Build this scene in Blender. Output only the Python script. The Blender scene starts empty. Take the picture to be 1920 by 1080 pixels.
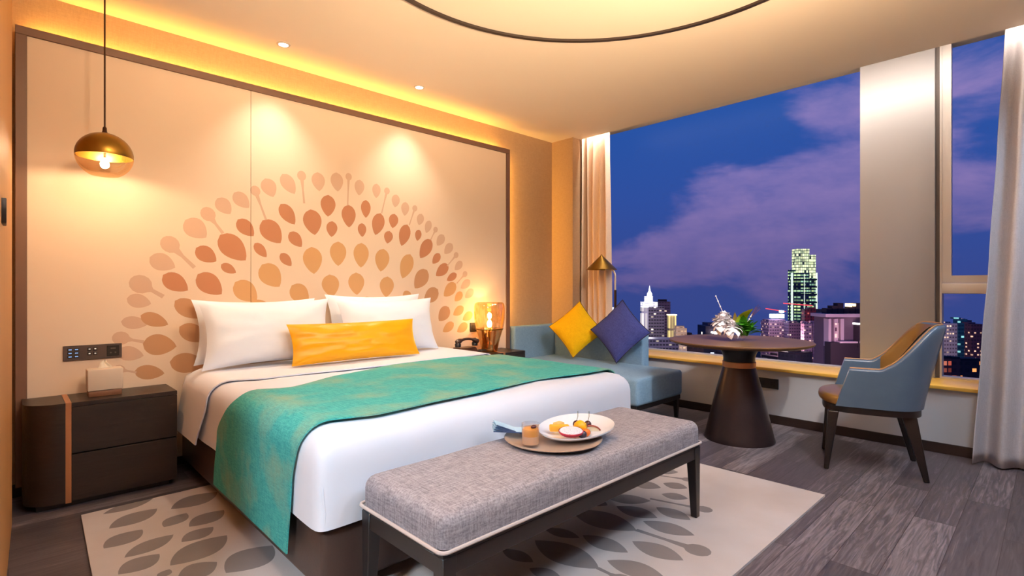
import bpy, bmesh, math, random
from mathutils import Vector, Matrix, noise
from mathutils.geometry import delaunay_2d_cdt
random.seed(7)
S = bpy.context.scene
COL = S.collection
PI = math.pi

# ------------------------------------------------------------------ camera
FPX = 981.0
TH = math.atan2(1019, 981)
CT, ST = math.cos(TH), math.sin(TH)
CH = 1.15
cam = bpy.data.cameras.new('camera'); cam.sensor_width = 36; cam.lens = FPX/1920*36
cam.clip_start = 0.03; cam.clip_end = 6000
cam_o = bpy.data.objects.new('camera', cam); COL.objects.link(cam_o)
cam_o.location = (0, 0, CH); cam_o.rotation_euler = (PI/2, 0, TH-PI/2)
S.camera = cam_o
S.view_settings.view_transform = 'Standard'; S.view_settings.look = 'None'
S.view_settings.gamma = 1; S.view_settings.exposure = 0.0
S.view_settings.use_curve_mapping = False

# a line of sight measured in the photograph -> a point on a real plane of the room
def ray(u, v):
    r = (u-960)/FPX
    return CT+ST*r, ST-CT*r, -(v-540.5)/FPX
def on_z(u, v, z):
    a, b, c = ray(u, v); t = (z-CH)/c
    return (a*t, b*t)
def on_y(u, v, y):
    a, b, c = ray(u, v); t = y/b
    return (a*t, CH+c*t)

# ------------------------------------------------------------------ materials
def lin(c):
    return tuple(((x/255)/12.92 if x/255 <= 0.04045 else ((x/255+0.055)/1.055)**2.4) for x in c) + (1,)
MATS = {}
class NT:
    def __init__(s, m):
        s.m = m; s.t = m.node_tree; s.n = s.t.nodes; s.l = s.t.links
    def add(s, typ, **kw):
        n = s.n.new(typ)
        for k, v in kw.items():
            if k.startswith('i_'):
                key = k[2:]
                key = int(key) if key.isdigit() else key.replace('_', ' ')
                n.inputs[key].default_value = v
            else: setattr(n, k, v)
        return n
    def link(s, a, b): s.l.new(a, b)
    def math(s, op, a, b=None, clamp=False):
        n = s.n.new('ShaderNodeMath'); n.operation = op; n.use_clamp = clamp
        for i, v in enumerate((a, b)):
            if v is None: continue
            if isinstance(v, (int, float)): n.inputs[i].default_value = v
            else: s.link(v, n.inputs[i])
        return n.outputs[0]
    def mix(s, fac, a, b, blend='MIX'):
        n = s.n.new('ShaderNodeMix'); n.data_type = 'RGBA'; n.blend_type = blend
        if isinstance(fac, (int, float)): n.inputs[0].default_value = fac
        else: s.link(fac, n.inputs[0])
        for i, v in ((6, a), (7, b)):
            if isinstance(v, tuple): n.inputs[i].default_value = v
            else: s.link(v, n.inputs[i])
        return n.outputs[2]
def new_mat(name):
    m = bpy.data.materials.new(name); m.use_nodes = True
    nt = NT(m); p = nt.n['Principled BSDF']
    return m, nt, p
def mat(name, c1, c2=None, rough=0.6, metal=0.0, scale=8.0, stretch=(1, 1, 1), bump=0.0, bscale=None, spec=0.5, coat=0.0, sheen=0.0, detail=4):
    """plain surface with a procedural mottling and relief"""
    if name in MATS: return MATS[name]
    m, nt, p = new_mat(name)
    tc = nt.add('ShaderNodeTexCoord'); mp = nt.add('ShaderNodeMapping'); mp.inputs['Scale'].default_value = stretch
    nt.link(tc.outputs['Object'], mp.inputs[0])
    nz = nt.add('ShaderNodeTexNoise', i_Scale=scale, i_Detail=detail); nt.link(mp.outputs[0], nz.inputs['Vector'])
    c2 = c2 or tuple(x*0.93 for x in c1)
    nt.link(nt.mix(nz.outputs['Fac'], lin(c2), lin(c1)), p.inputs['Base Color'])
    p.inputs['Roughness'].default_value = rough; p.inputs['Metallic'].default_value = metal
    p.inputs['Specular IOR Level'].default_value = spec; p.inputs['Coat Weight'].default_value = coat
    p.inputs['Sheen Weight'].default_value = sheen
    if bump:
        n2 = nt.add('ShaderNodeTexNoise', i_Scale=bscale or scale*6, i_Detail=3); nt.link(mp.outputs[0], n2.inputs['Vector'])
        b = nt.add('ShaderNodeBump', i_Strength=bump, i_Distance=0.004); nt.link(n2.outputs['Fac'], b.inputs['Height'])
        nt.link(b.outputs[0], p.inputs['Normal'])
    MATS[name] = m
    return m
def weave(name, c1, c2, scale=300, rough=0.9, bump=0.4, blotch=None, sheen=0.0):
    """woven cloth: two crossed thread noises"""
    m, nt, p = new_mat(name)
    tc = nt.add('ShaderNodeTexCoord')
    outs = []
    for st in ((1, 0.12, 1), (0.12, 1, 1), (1, 1, .12)):
        mp = nt.add('ShaderNodeMapping'); mp.inputs['Scale'].default_value = st; nt.link(tc.outputs['Object'], mp.inputs[0])
        nz = nt.add('ShaderNodeTexNoise', i_Scale=scale, i_Detail=2); nt.link(mp.outputs[0], nz.inputs['Vector']); outs.append(nz.outputs['Fac'])
    f = nt.math('ADD', nt.math('MULTIPLY', outs[0], .34), nt.math('ADD', nt.math('MULTIPLY', outs[1], .33), nt.math('MULTIPLY', outs[2], .33)))
    rp = nt.add('ShaderNodeMapRange', i_1=0.38, i_2=0.62); nt.link(f, rp.inputs[0])
    colr = nt.mix(rp.outputs[0], lin(c2), lin(c1))
    if blotch:
        nb = nt.add('ShaderNodeTexNoise', i_Scale=5.0, i_Detail=5); nt.link(tc.outputs['Object'], nb.inputs['Vector'])
        r2 = nt.add('ShaderNodeMapRange', i_1=0.45, i_2=0.72); nt.link(nb.outputs['Fac'], r2.inputs[0])
        colr = nt.mix(nt.math('MULTIPLY', r2.outputs[0], .55), colr, lin(blotch))
    nt.link(colr, p.inputs['Base Color'])
    p.inputs['Roughness'].default_value = rough; p.inputs['Specular IOR Level'].default_value = 0.25; p.inputs['Sheen Weight'].default_value = sheen
    b = nt.add('ShaderNodeBump', i_Strength=bump, i_Distance=0.002); nt.link(f, b.inputs['Height']); nt.link(b.outputs[0], p.inputs['Normal'])
    MATS[name] = m
    return m
def emit(name, c, strength):
    m, nt, p = new_mat(name)
    p.inputs['Base Color'].default_value = lin(c); p.inputs['Emission Color'].default_value = lin(c)
    p.inputs['Emission Strength'].default_value = strength
    MATS[name] = m
    return m
def thin_glass(name, tint, gloss=0.08, rough=0.02, edge=0.5, gcol=(255, 255, 255)):
    """thin clear or tinted glass: transmits straight through, reflects more at grazing view"""
    m, nt, p = new_mat(name); nt.n.remove(p)
    out = nt.n['Material Output']
    tr = nt.add('ShaderNodeBsdfTransparent'); tr.inputs[0].default_value = lin(tint)
    gl = nt.add('ShaderNodeBsdfGlossy'); gl.inputs['Roughness'].default_value = rough; gl.inputs[0].default_value = lin(gcol)
    lw = nt.add('ShaderNodeLayerWeight', i_Blend=0.25)
    f = nt.math('ADD', nt.math('MULTIPLY', lw.outputs['Facing'], edge), gloss, True)
    mx = nt.add('ShaderNodeMixShader'); nt.link(f, mx.inputs[0]); nt.link(tr.outputs[0], mx.inputs[1]); nt.link(gl.outputs[0], mx.inputs[2])
    nt.link(mx.outputs[0], out.inputs[0])
    MATS[name] = m
    return m
def window_mat(name, facade, lit, w=3.0, h=3.2, frac=0.3, strength=2.0, facade2=None, mx=0.2, my=0.25, cool=None, seed=0.0):
    """night facade: a grid of panes, some lit"""
    m, nt, p = new_mat(name)
    tc = nt.add('ShaderNodeTexCoord'); sp = nt.add('ShaderNodeSeparateXYZ'); nt.link(tc.outputs['Object'], sp.inputs[0])
    u = nt.math('DIVIDE', nt.math('ADD', nt.math('ADD', sp.outputs[0], sp.outputs[1]), 500.0+seed), w)
    v = nt.math('DIVIDE', nt.math('ADD', sp.outputs[2], 500.0), h)
    fu, fv = nt.math('FRACT', u), nt.math('FRACT', v)
    inu = nt.math('MULTIPLY', nt.math('GREATER_THAN', fu, mx), nt.math('LESS_THAN', fu, 1-mx))
    inv = nt.math('MULTIPLY', nt.math('GREATER_THAN', fv, my), nt.math('LESS_THAN', fv, 1-my))
    pane = nt.math('MULTIPLY', inu, inv)
    cb = nt.add('ShaderNodeCombineXYZ'); nt.link(nt.math('FLOOR', u), cb.inputs[0]); nt.link(nt.math('FLOOR', v), cb.inputs[1]); cb.inputs[2].default_value = seed
    wn = nt.add('ShaderNodeTexWhiteNoise'); wn.noise_dimensions = '3D'; nt.link(cb.outputs[0], wn.inputs['Vector'])
    on = nt.math('LESS_THAN', wn.outputs['Value'], frac)
    sc = nt.add('ShaderNodeSeparateColor'); nt.link(wn.outputs['Color'], sc.inputs[0])
    bri = nt.math('ADD', nt.math('MULTIPLY', sc.outputs[1], 0.9), 0.25)
    f2 = facade2 or tuple(x*0.5 for x in facade)
    nt.link(nt.mix(pane, lin(facade), lin(f2)), p.inputs['Base Color'])
    p.inputs['Roughness'].default_value = 0.6
    ec = nt.mix(sc.outputs[2], lin(lit), lin(cool or lit)); nt.link(ec, p.inputs['Emission Color'])
    nt.link(nt.math('MULTIPLY', nt.math('MULTIPLY', pane, on), nt.math('MULTIPLY', bri, strength)), p.inputs['Emission Strength'])
    MATS[name] = m
    return m

# ------------------------------------------------------------------ mesh helpers
def BM(): return bmesh.new()
def box(bm, x0, x1, y0, y1, z0, z1, mi=0):
    v = [bm.verts.new(p) for p in ((x0, y0, z0), (x1, y0, z0), (x1, y1, z0), (x0, y1, z0), (x0, y0, z1), (x1, y0, z1), (x1, y1, z1), (x0, y1, z1))]
    for f in ((0, 3, 2, 1), (4, 5, 6, 7), (0, 1, 5, 4), (1, 2, 6, 5), (2, 3, 7, 6), (3, 0, 4, 7)):
        bm.faces.new([v[i] for i in f]).material_index = mi
    return v
def bevel(bm, w, seg=2):
    bmesh.ops.bevel(bm, geom=bm.edges[:], offset=w, segments=seg, profile=0.5, affect='EDGES', clamp_overlap=True)
    return bm
def bbox(x0, x1, y0, y1, z0, z1, w=0.004, seg=2):
    bm = BM(); box(bm, x0, x1, y0, y1, z0, z1); return bevel(bm, w, seg)
def rbox(x0, x1, y0, y1, z0, z1, r, step=0.04, disp=None, square=0):
    """rounded, finely divided cushion block; disp(p, n) moves points along the normal"""
    bm = BM()
    lo, hi = Vector((x0, y0, z0)), Vector((x1, y1, z1)); mid = (lo+hi)/2
    def cuts(a, b):
        n = max(2, int((b-a-2*r)/step)); k = [a+r*(0.0), a+r*.12, a+r*.3, a+r*.6]
        k += [a+r+(b-a-2*r)*i/n for i in range(n+1)]
        return k+[b-r*.6, b-r*.3, b-r*.12, b]
    ax = [cuts(lo[i], hi[i]) for i in range(3)]
    def put(p):
        q = Vector([min(max(p[i], lo[i]+r), hi[i]-r) for i in range(3)])
        d = p-q
        if d.length > 1e-9: d.normalize()
        if square and abs(d.x) > 1e-6 and abs(d.y) > 1e-6:
            h = math.hypot(d.x, d.y); k = h/(abs(d.x)**square+abs(d.y)**square)**(1/square); d = Vector((d.x*k, d.y*k, d.z))
        o = q+d*r
        if disp: o = o+d*disp(o, d)
        return o
    for a in range(3):
        b, c = (a+1) % 3, (a+2) % 3
        for side, val in ((0, lo[a]), (1, hi[a])):
            g = []
            for i in ax[b]:
                row = []
                for j in ax[c]:
                    p = Vector((0, 0, 0)); p[a] = val; p[b] = i; p[c] = j
                    row.append(bm.verts.new(put(p)))
                g.append(row)
            for i in range(len(g)-1):
                for j in range(len(g[0])-1):
                    q = [g[i][j], g[i+1][j], g[i+1][j+1], g[i][j+1]]
                    bm.faces.new(q if side else q[::-1])
    bmesh.ops.remove_doubles(bm, verts=bm.verts[:], dist=1e-5)
    return bm
def lathe(bm, prof, cx=0, cy=0, cz=0, n=32, sx=1, sy=1, mi=0):
    rings = []
    for r, z in prof:
        if r < 1e-6: rings.append([bm.verts.new((cx, cy, cz+z))])
        else: rings.append([bm.verts.new((cx+r*sx*math.cos(2*PI*k/n), cy+r*sy*math.sin(2*PI*k/n), cz+z)) for k in range(n)])
    for a, b in zip(rings, rings[1:]):
        for k in range(n):
            l = (k+1) % n
            if len(a) == 1 and len(b) == 1: continue
            if len(a) == 1: f = bm.faces.new((a[0], b[l], b[k]))
            elif len(b) == 1: f = bm.faces.new((a[k], a[l], b[0]))
            else: f = bm.faces.new((a[k], a[l], b[l], b[k]))
            f.material_index = mi
    return bm
def closed(prof):  # outer profile -> add caps on the axis
    return [(0, prof[0][1])]+prof+[(0, prof[-1][1])]
def tube(bm, pts, rad, n=10, cap=True):
    pts = [Vector(p) for p in pts]; rings = []
    up = None
    for i, p in enumerate(pts):
        d = (pts[min(i+1, len(pts)-1)]-pts[max(i-1, 0)]).normalized()
        if up is None: up = Vector((0, 0, 1)) if abs(d.z) < 0.9 else Vector((1, 0, 0))
        a = d.cross(up).normalized(); b = d.cross(a).normalized(); up = -b if False else up
        r = rad[i] if isinstance(rad, (list, tuple)) else rad
        rings.append([bm.verts.new(p+a*r*math.cos(2*PI*k/n)+b*r*math.sin(2*PI*k/n)) for k in range(n)])
    for u, v in zip(rings, rings[1:]):
        for k in range(n): bm.faces.new((u[k], v[k], v[(k+1) % n], u[(k+1) % n]))
    if cap:
        bm.faces.new(rings[0]); bm.faces.new(rings[-1][::-1])
    return bm
def prism(bm, pts, z0, z1, mi=0):
    a = [bm.verts.new((x, y, z0)) for x, y in pts]; b = [bm.verts.new((x, y, z1)) for x, y in pts]
    n = len(pts)
    bm.faces.new(a[::-1]).material_index = mi; bm.faces.new(b).material_index = mi
    for i in range(n): bm.faces.new((a[i], a[(i+1) % n], b[(i+1) % n], b[i])).material_index = mi
    return bm
def taper(bm, p0, p1, a0, b0, a1, b1):
    """post from p0 (section a0 x b0) to p1 (section a1 x b1)"""
    v = []
    for p, a, b in ((p0, a0, b0), (p1, a1, b1)):
        for sx, sy in ((-1, -1), (1, -1), (1, 1), (-1, 1)): v.append(bm.verts.new((p[0]+sx*a/2, p[1]+sy*b/2, p[2])))
    for f in ((3, 2, 1, 0), (4, 5, 6, 7), (0, 1, 5, 4), (1, 2, 6, 5), (2, 3, 7, 6), (3, 0, 4, 7)): bm.faces.new([v[i] for i in f])
    return bm
def grid(bm, fn, nu, nv, mi=0, flip=False):
    g = [[bm.verts.new(fn(i/nu, j/nv)) for j in range(nv+1)] for i in range(nu+1)]
    for i in range(nu):
        for j in range(nv):
            q = [g[i][j], g[i+1][j], g[i+1][j+1], g[i][j+1]]
            bm.faces.new(q[::-1] if flip else q).material_index = mi
    return g
def sheet(fn, th, nu, nv):
    """closed thin cloth: fn(s,t) -> (point, normal)"""
    bm = BM()
    top = grid(bm, lambda s, t: fn(s, t)[0]+fn(s, t)[1]*th, nu, nv)
    bot = grid(bm, lambda s, t: fn(s, t)[0], nu, nv, flip=True)
    edge_t = [top[i][0] for i in range(nu+1)]+[top[nu][j] for j in range(1, nv+1)]+[top[i][nv] for i in range(nu-1, -1, -1)]+[top[0][j] for j in range(nv-1, 0, -1)]
    edge_b = [bot[i][0] for i in range(nu+1)]+[bot[nu][j] for j in range(1, nv+1)]+[bot[i][nv] for i in range(nu-1, -1, -1)]+[bot[0][j] for j in range(nv-1, 0, -1)]
    n = len(edge_t)
    for i in range(n): bm.faces.new((edge_t[(i+1) % n], edge_t[i], edge_b[i], edge_b[(i+1) % n]))
    return bm
def pillow_bm(w, h, t, pinch=0.06, n=26, seed=0, wr=0.006, power=0.5):
    """stuffed pillow in the local XZ plane, front towards -Y"""
    bm = BM()
    def side(s):
        def fn(a, b):
            u, v = 2*a-1, 2*b-1
            x = u*w/2*(1-pinch*(1-v*v)*abs(u)**2); z = v*h/2*(1-pinch*1.2*(1-u*u)*abs(v)**2)
            e = max(0, (1-abs(u)**2.6))*max(0, (1-abs(v)**2.6))
            d = t/2*e**power
            k = noise.noise(Vector((u*2.2+seed, v*2.2, s*3)))*wr + noise.noise(Vector((u*6+seed, v*5, s)))*wr*.5
            k += wr*0.9*math.sin(9*math.atan2(v, u+1e-6)+seed)*min(1, (u*u+v*v))*.6
            return Vector((x, s*(d+k*min(1, e*3)), z))
        return fn
    g1 = grid(bm, side(-1), n, n); g2 = grid(bm, side(1), n, n, flip=True)
    bmesh.ops.remove_doubles(bm, verts=bm.verts[:], dist=1e-5)
    return bm
def piping_bm(w, h, pinch, r=0.004, n=26):
    bm = BM(); pts = []
    def P(u, v): return Vector((u*w/2*(1-pinch*(1-v*v)*abs(u)**2), 0, v*h/2*(1-pinch*1.2*(1-u*u)*abs(v)**2)))
    for i in range(n): pts.append(P(-1+2*i/n, -1))
    for i in range(n): pts.append(P(1, -1+2*i/n))
    for i in range(n): pts.append(P(1-2*i/n, 1))
    for i in range(n+1): pts.append(P(-1, 1-2*i/n))
    return tube(bm, pts, r, 6)

# ------------------------------------------------------------------ objects
def obj(name, bm, mats, parent=None, local=False, smooth=40):
    me = bpy.data.meshes.new(name)
    if parent is not None and not local:
        off = Vector(parent['_base']) if '_base' in parent else Vector((0, 0, 0))
        bmesh.ops.translate(bm, verts=bm.verts[:], vec=-off)
    bmesh.ops.recalc_face_normals(bm, faces=bm.faces[:])
    bm.to_mesh(me); bm.free()
    for m in (mats if isinstance(mats, (list, tuple)) else [mats]): me.materials.append(m)
    if smooth:
        for p in me.polygons: p.use_smooth = True
        me.set_sharp_from_angle(angle=math.radians(smooth))
    o = bpy.data.objects.new(name, me); COL.objects.link(o)
    if parent is not None:
        o.parent = parent
        if '_base' in parent: o['_base'] = list(parent['_base'])
    return o
def thing(name, label, cat, loc=(0, 0, 0), rot=(0, 0, 0), group=None):
    o = bpy.data.objects.new(name, None); COL.objects.link(o); o.empty_display_size = .05
    o.location = loc; o.rotation_euler = rot
    o['label'] = label; o['category'] = cat; o['_base'] = list(loc)
    if group: o['group'] = group
    return o
def tag(o, label, cat, group=None):
    o['label'] = label; o['category'] = cat
    if group: o['group'] = group
    return o
def struct(name, bm, m, parent=None, smooth=30):
    o = obj(name, bm, m, parent, smooth=smooth)
    if parent is None: o['kind'] = 'structure'
    return o
def struct_root(name):
    o = bpy.data.objects.new(name, None); COL.objects.link(o); o['kind'] = 'structure'
    return o
def light(name, kind, loc, power, color, parent=None, target=None, **kw):
    l = bpy.data.lights.new(name, kind); l.energy = power; l.color = color
    for k, v in kw.items(): setattr(l, k, v)
    o = bpy.data.objects.new(name, l); COL.objects.link(o); o.location = loc
    if target is not None: o.rotation_euler = (Vector(target)-Vector(loc)).to_track_quat('-Z', 'Y').to_euler()
    if parent is not None:
        o.parent = parent; o.location = Vector(loc)-Vector(parent.location)
    return o

# leaf outlines on a plane: round outer end, pointed inner end
def leaf(a, b, w, n=12, both=False):
    a, b = Vector(a), Vector(b); d = b-a; L = d.length; d.normalize(); p = Vector((-d.y, d.x)); out = []
    def prof(t):
        f = (math.sin(PI*t**0.8))**0.72 if not both else math.sin(PI*t)**0.85
        return w/2*max(0, f)
    ts = [i/n for i in range(n+1)]
    for t in ts: out.append(a+d*L*t+p*prof(t))
    for t in ts[-2:0:-1]: out.append(a+d*L*t-p*prof(t))
    return out
def pin(h, e, r, n=12, stem=0.2):
    """round head with a thin stem reaching to e"""
    h, e = Vector(h), Vector(e); d = e-h; L = d.length; d.normalize(); p = Vector((-d.y, d.x)); out = []
    for i in range(n+1):
        a = PI*0.13+2*PI*0.87*i/n
        out.append(h+d*r*math.cos(a)*1.1+p*r*math.sin(a))
    s = r*stem
    return out+[h+d*L*.5-p*s, h+d*L-p*s*1.2, h+d*L+p*s*1.2, h+d*L*.5+p*s]
def inside(pt, poly):
    c = False; x, y = pt; j = len(poly)-1
    for i in range(len(poly)):
        xi, yi = poly[i]; xj, yj = poly[j]
        if (yi > y) != (yj > y) and x < (xj-xi)*(y-yi)/(yj-yi)+xi: c = not c
        j = i
    return c
def patterned(outline, shapes):
    """flat connected mesh of `outline` with the pattern's outlines cut into it; returns verts, [(face, material index)]"""
    vs = [Vector(p) for p in outline]; es = [(i, (i+1) % len(outline)) for i in range(len(outline))]
    for poly, mi in shapes:
        k = len(vs); vs += [Vector(p) for p in poly]
        es += [(k+i, k+(i+1) % len(poly)) for i in range(len(poly))]
    v2, e2, f2, *_ = delaunay_2d_cdt(vs, es, [], 0, 1e-5)
    res = []
    for f in f2:
        c = (sum(v2[i].x for i in f)/len(f), sum(v2[i].y for i in f)/len(f))
        if not inside(c, outline): continue
        mi = 0
        for poly, m in shapes:
            if inside(c, poly): mi = m
        res.append((f, mi))
    return v2, res
# ------------------------------------------------------------------ palette
ceil_m = mat('ceiling_paint', (236, 222, 205), (232, 217, 199), rough=0.85, scale=2)
wallcloth_m = weave('wall_cloth', (184, 156, 126), (172, 144, 116), scale=160, rough=0.9, bump=0.04)
apron_m = mat('apron_cloth', (214, 214, 217), (204, 204, 207), rough=0.85, scale=3, bump=0.1)
white_m = mat('plain_plaster', (214, 200, 184), rough=0.9, scale=2)
wood_l = mat('wardrobe_veneer', (206, 150, 92), (186, 128, 72), rough=0.5, scale=5, stretch=(1, 1, .12), bump=0.05)
panel_m = mat('mural_cloth', (230, 208, 186), (225, 201, 178), rough=0.8, scale=2.5, bump=0.06, bscale=200)
pk_m = mat('leaf_pale', (210, 176, 152), (204, 168, 144), rough=0.8, scale=6)
tc_m = mat('leaf_terracotta', (192, 132, 96), (184, 124, 90), rough=0.8, scale=6)
br_m = mat('leaf_brown', (194, 148, 110), (188, 140, 102), rough=0.8, scale=6)
or_m = mat('leaf_tan', (208, 162, 112), (204, 156, 106), rough=0.8, scale=6)
frame_m = mat('panel_frame_bronze', (118, 88, 72), (108, 80, 66), rough=0.45, scale=4)
dark_m = mat('dark_trim', (48, 36, 32), rough=0.45, scale=5)
groove_m = mat('seam_groove', (150, 118, 88), rough=0.8)
sill_m = mat('sill_stone', (252, 204, 96), (242, 184, 70), rough=0.3, scale=7, stretch=(1, .5, 1))
metalwin = mat('window_metal', (196, 190, 186), (190, 184, 180), rough=0.4, metal=0.15, scale=4)
pillar_m = mat('pillar_panel', (158, 156, 158), (153, 151, 153), rough=0.42, metal=0.1, scale=3)
gasket_m = mat('window_gasket', (84, 76, 74), rough=0.6)
oak = mat('black_oak', (46, 35, 30), (22, 16, 14), rough=0.38, scale=22, stretch=(.12, 1, 1), bump=0.35, bscale=60)
copper = mat('copper_strip', (214, 150, 104), (200, 136, 92), rough=0.35, metal=0.75, scale=5)
black_m = mat('black_plastic', (30, 25, 24), rough=0.4)
brown_leather = mat('brown_leather', (70, 54, 48), (58, 44, 40), rough=0.42, scale=9, bump=0.12, bscale=120)
linen = mat('white_linen', (226, 228, 237), (222, 223, 233), rough=0.75, scale=3, bump=0.05, bscale=25, sheen=0.1)
pillowm = mat('white_pillowcase', (238, 244, 255), (234, 240, 252), rough=0.7, scale=4, bump=0.04, bscale=20, sheen=0.1)
satin = mat('gold_satin', (244, 176, 0), (232, 158, 0), rough=0.36, scale=4, bump=0.12, bscale=14, spec=0.45)
teal = weave('teal_cloth', (80, 180, 172), (44, 142, 144), scale=190, rough=0.85, bump=0.7, blotch=(158, 164, 122))
bench_m = weave('grey_linen', (162, 158, 166), (114, 110, 118), scale=170, rough=0.9, bump=0.4)
bench_pipe = mat('pale_piping', (205, 190, 184), rough=0.7)
bench_wood = mat('dark_bench_wood', (34, 32, 33), (25, 23, 24), rough=0.38, scale=15, stretch=(.3, .3, .3))
sofa_m = weave('slate_blue_cloth', (130, 162, 188), (112, 144, 170), scale=240, rough=0.88, bump=0.25)
yellow_c = weave('yellow_cloth', (246, 196, 8), (232, 176, 0), scale=220, rough=0.8, bump=0.3)
navy_c = weave('navy_cloth', (72, 80, 146), (48, 56, 122), scale=220, rough=0.85, bump=0.3)
navy_pipe = mat('dark_piping', (34, 32, 48), rough=0.8)
gold_pipe = mat('mustard_piping', (150, 112, 20), rough=0.7)
brass = mat('aged_brass', (150, 116, 46), (132, 98, 34), rough=0.32, metal=0.85, scale=5)
brass_in = mat('warm_brass_lining', (222, 150, 66), rough=0.4, metal=0.6)
bronze = mat('dark_bronze', (70, 46, 34), rough=0.4, metal=0.6)
steel = mat('satin_steel', (214, 208, 204), rough=0.35, metal=0.35)
curt_m = weave('curtain_cloth', (242, 218, 196), (230, 204, 182), scale=170, rough=0.9, bump=0.2)
curt_m2 = weave('pale_curtain_cloth', (200, 196, 200), (186, 182, 186), scale=170, rough=0.9, bump=0.2)
tabletop_m = mat('walnut_top', (122, 88, 54), (84, 58, 36), rough=0.42, scale=12, stretch=(1, .1, 1), bump=0.05)
pedestal_m = mat('pedestal_lacquer', (54, 44, 48), (46, 38, 41), rough=0.3, scale=14, metal=0.6)
chair_blue = mat('slate_leather', (82, 104, 128), (68, 90, 114), rough=0.3, coat=0.25, scale=9, bump=0.08, bscale=160)
chair_tan = mat('bronze_leather', (138, 102, 48), (116, 84, 38), rough=0.32, coat=0.2, scale=9, bump=0.08, bscale=160)
chair_pipe = mat('tan_piping', (178, 128, 76), rough=0.4)
chair_wood = mat('chair_black_wood', (30, 24, 24), (22, 18, 18), rough=0.32, scale=10)
cream_m = mat('cream_leather', (214, 196, 176), (206, 188, 168), rough=0.55, scale=12)
tissue_m = mat('tissue_paper', (250, 240, 220), rough=0.9)
china = mat('white_china', (244, 242, 244), rough=0.18, coat=0.5)
tray_m = mat('pale_wood_tray', (176, 152, 134), (150, 128, 112), rough=0.45, scale=12, stretch=(.2, 1, 1))
clear = thin_glass('clear_glass', (250, 250, 250), 0.05, edge=0.35)
pane_m = thin_glass('window_glass', (254, 254, 254), 0.0008, 0.4, edge=0.003)
amber = thin_glass('amber_glass', (252, 240, 222), 0.08, edge=0.45, gcol=(255, 214, 160))
mirror_amber = thin_glass('mirrored_amber_glass', (254, 246, 232), 0.2, edge=0.4, gcol=(255, 232, 190))
mirror_amber2 = thin_glass('dark_mirrored_amber_glass', (240, 220, 188), 0.42, edge=0.3, gcol=(250, 216, 150))
bulb_m = emit('warm_bulb', (255, 214, 150), 26)
bulb_w = emit('white_bulb', (255, 240, 215), 30)
lens_m = emit('downlight_lens', (255, 244, 224), 14)
led_m = emit('warm_led', (255, 176, 60), 3)
key_m = emit('blue_key_light', (120, 160, 220), 1.1)
white_key = emit('white_key_mark', (235, 225, 215), 0.8)

# floor planks: long boards running along X
def floor_mat():
    m, nt, p = new_mat('grey_oak_planks')
    tc = nt.add('ShaderNodeTexCoord')
    bk = nt.add('ShaderNodeTexBrick'); bk.offset = 0.37; bk.squash = 1.0
    for k, v in (('Scale', 1.0), ('Mortar Size', 0.0016), ('Mortar Smooth', 0.1), ('Brick Width', 1.25), ('Row Height', 0.165), ('Bias', 0.0)): bk.inputs[k].default_value = v
    bk.inputs['Color1'].default_value = (0, 0, 0, 1); bk.inputs['Color2'].default_value = (1, 1, 1, 1); bk.inputs['Mortar'].default_value = (.5, .5, .5, 1)
    nt.link(tc.outputs['Object'], bk.inputs['Vector'])
    sc = nt.add('ShaderNodeSeparateColor'); nt.link(bk.outputs['Color'], sc.inputs[0])
    # grain, shifted for every board
    sp = nt.add('ShaderNodeSeparateXYZ'); nt.link(tc.outputs['Object'], sp.inputs[0])
    cb = nt.add('ShaderNodeCombineXYZ')
    nt.link(nt.math('MULTIPLY', sp.outputs[0], 0.07), cb.inputs[0]); nt.link(sp.outputs[1], cb.inputs[1])
    nt.link(nt.math('MULTIPLY', sc.outputs[0], 9.0), cb.inputs[2])
    n1 = nt.add('ShaderNodeTexNoise', i_Scale=44.0, i_Detail=9.0, i_Roughness=0.62, i_Distortion=1.6); nt.link(cb.outputs[0], n1.inputs['Vector'])
    n2 = nt.add('ShaderNodeTexNoise', i_Scale=3.2, i_Detail=4.0); nt.link(cb.outputs[0], n2.inputs['Vector'])
    t = nt.math('ADD', nt.math('ADD', nt.math('MULTIPLY', sc.outputs[0], 0.30), 0.06), nt.math('ADD', nt.math('MULTIPLY', n1.outputs['Fac'], 0.75), nt.math('MULTIPLY', n2.outputs['Fac'], 0.35)))
    rp = nt.add('ShaderNodeValToRGB'); nt.link(t, rp.inputs[0])
    e = rp.color_ramp.elements
    e[0].position = 0.42; e[0].color = lin((48, 43, 46)); e[1].position = 1.12; e[1].color = lin((130, 122, 127))
    x = e.new(0.78); x.color = lin((84, 77, 82))
    col = nt.mix(bk.outputs['Fac'], rp.outputs[0], lin((52, 44, 46)))
    nt.link(col, p.inputs['Base Color'])
    p.inputs['Roughness'].default_value = 0.42; p.inputs['Specular IOR Level'].default_value = 0.35
    b = nt.add('ShaderNodeBump', i_Strength=0.25, i_Distance=0.003); nt.link(n1.outputs['Fac'], b.inputs['Height']); nt.link(b.outputs[0], p.inputs['Normal'])
    return m
floor_m = floor_mat()

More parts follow.
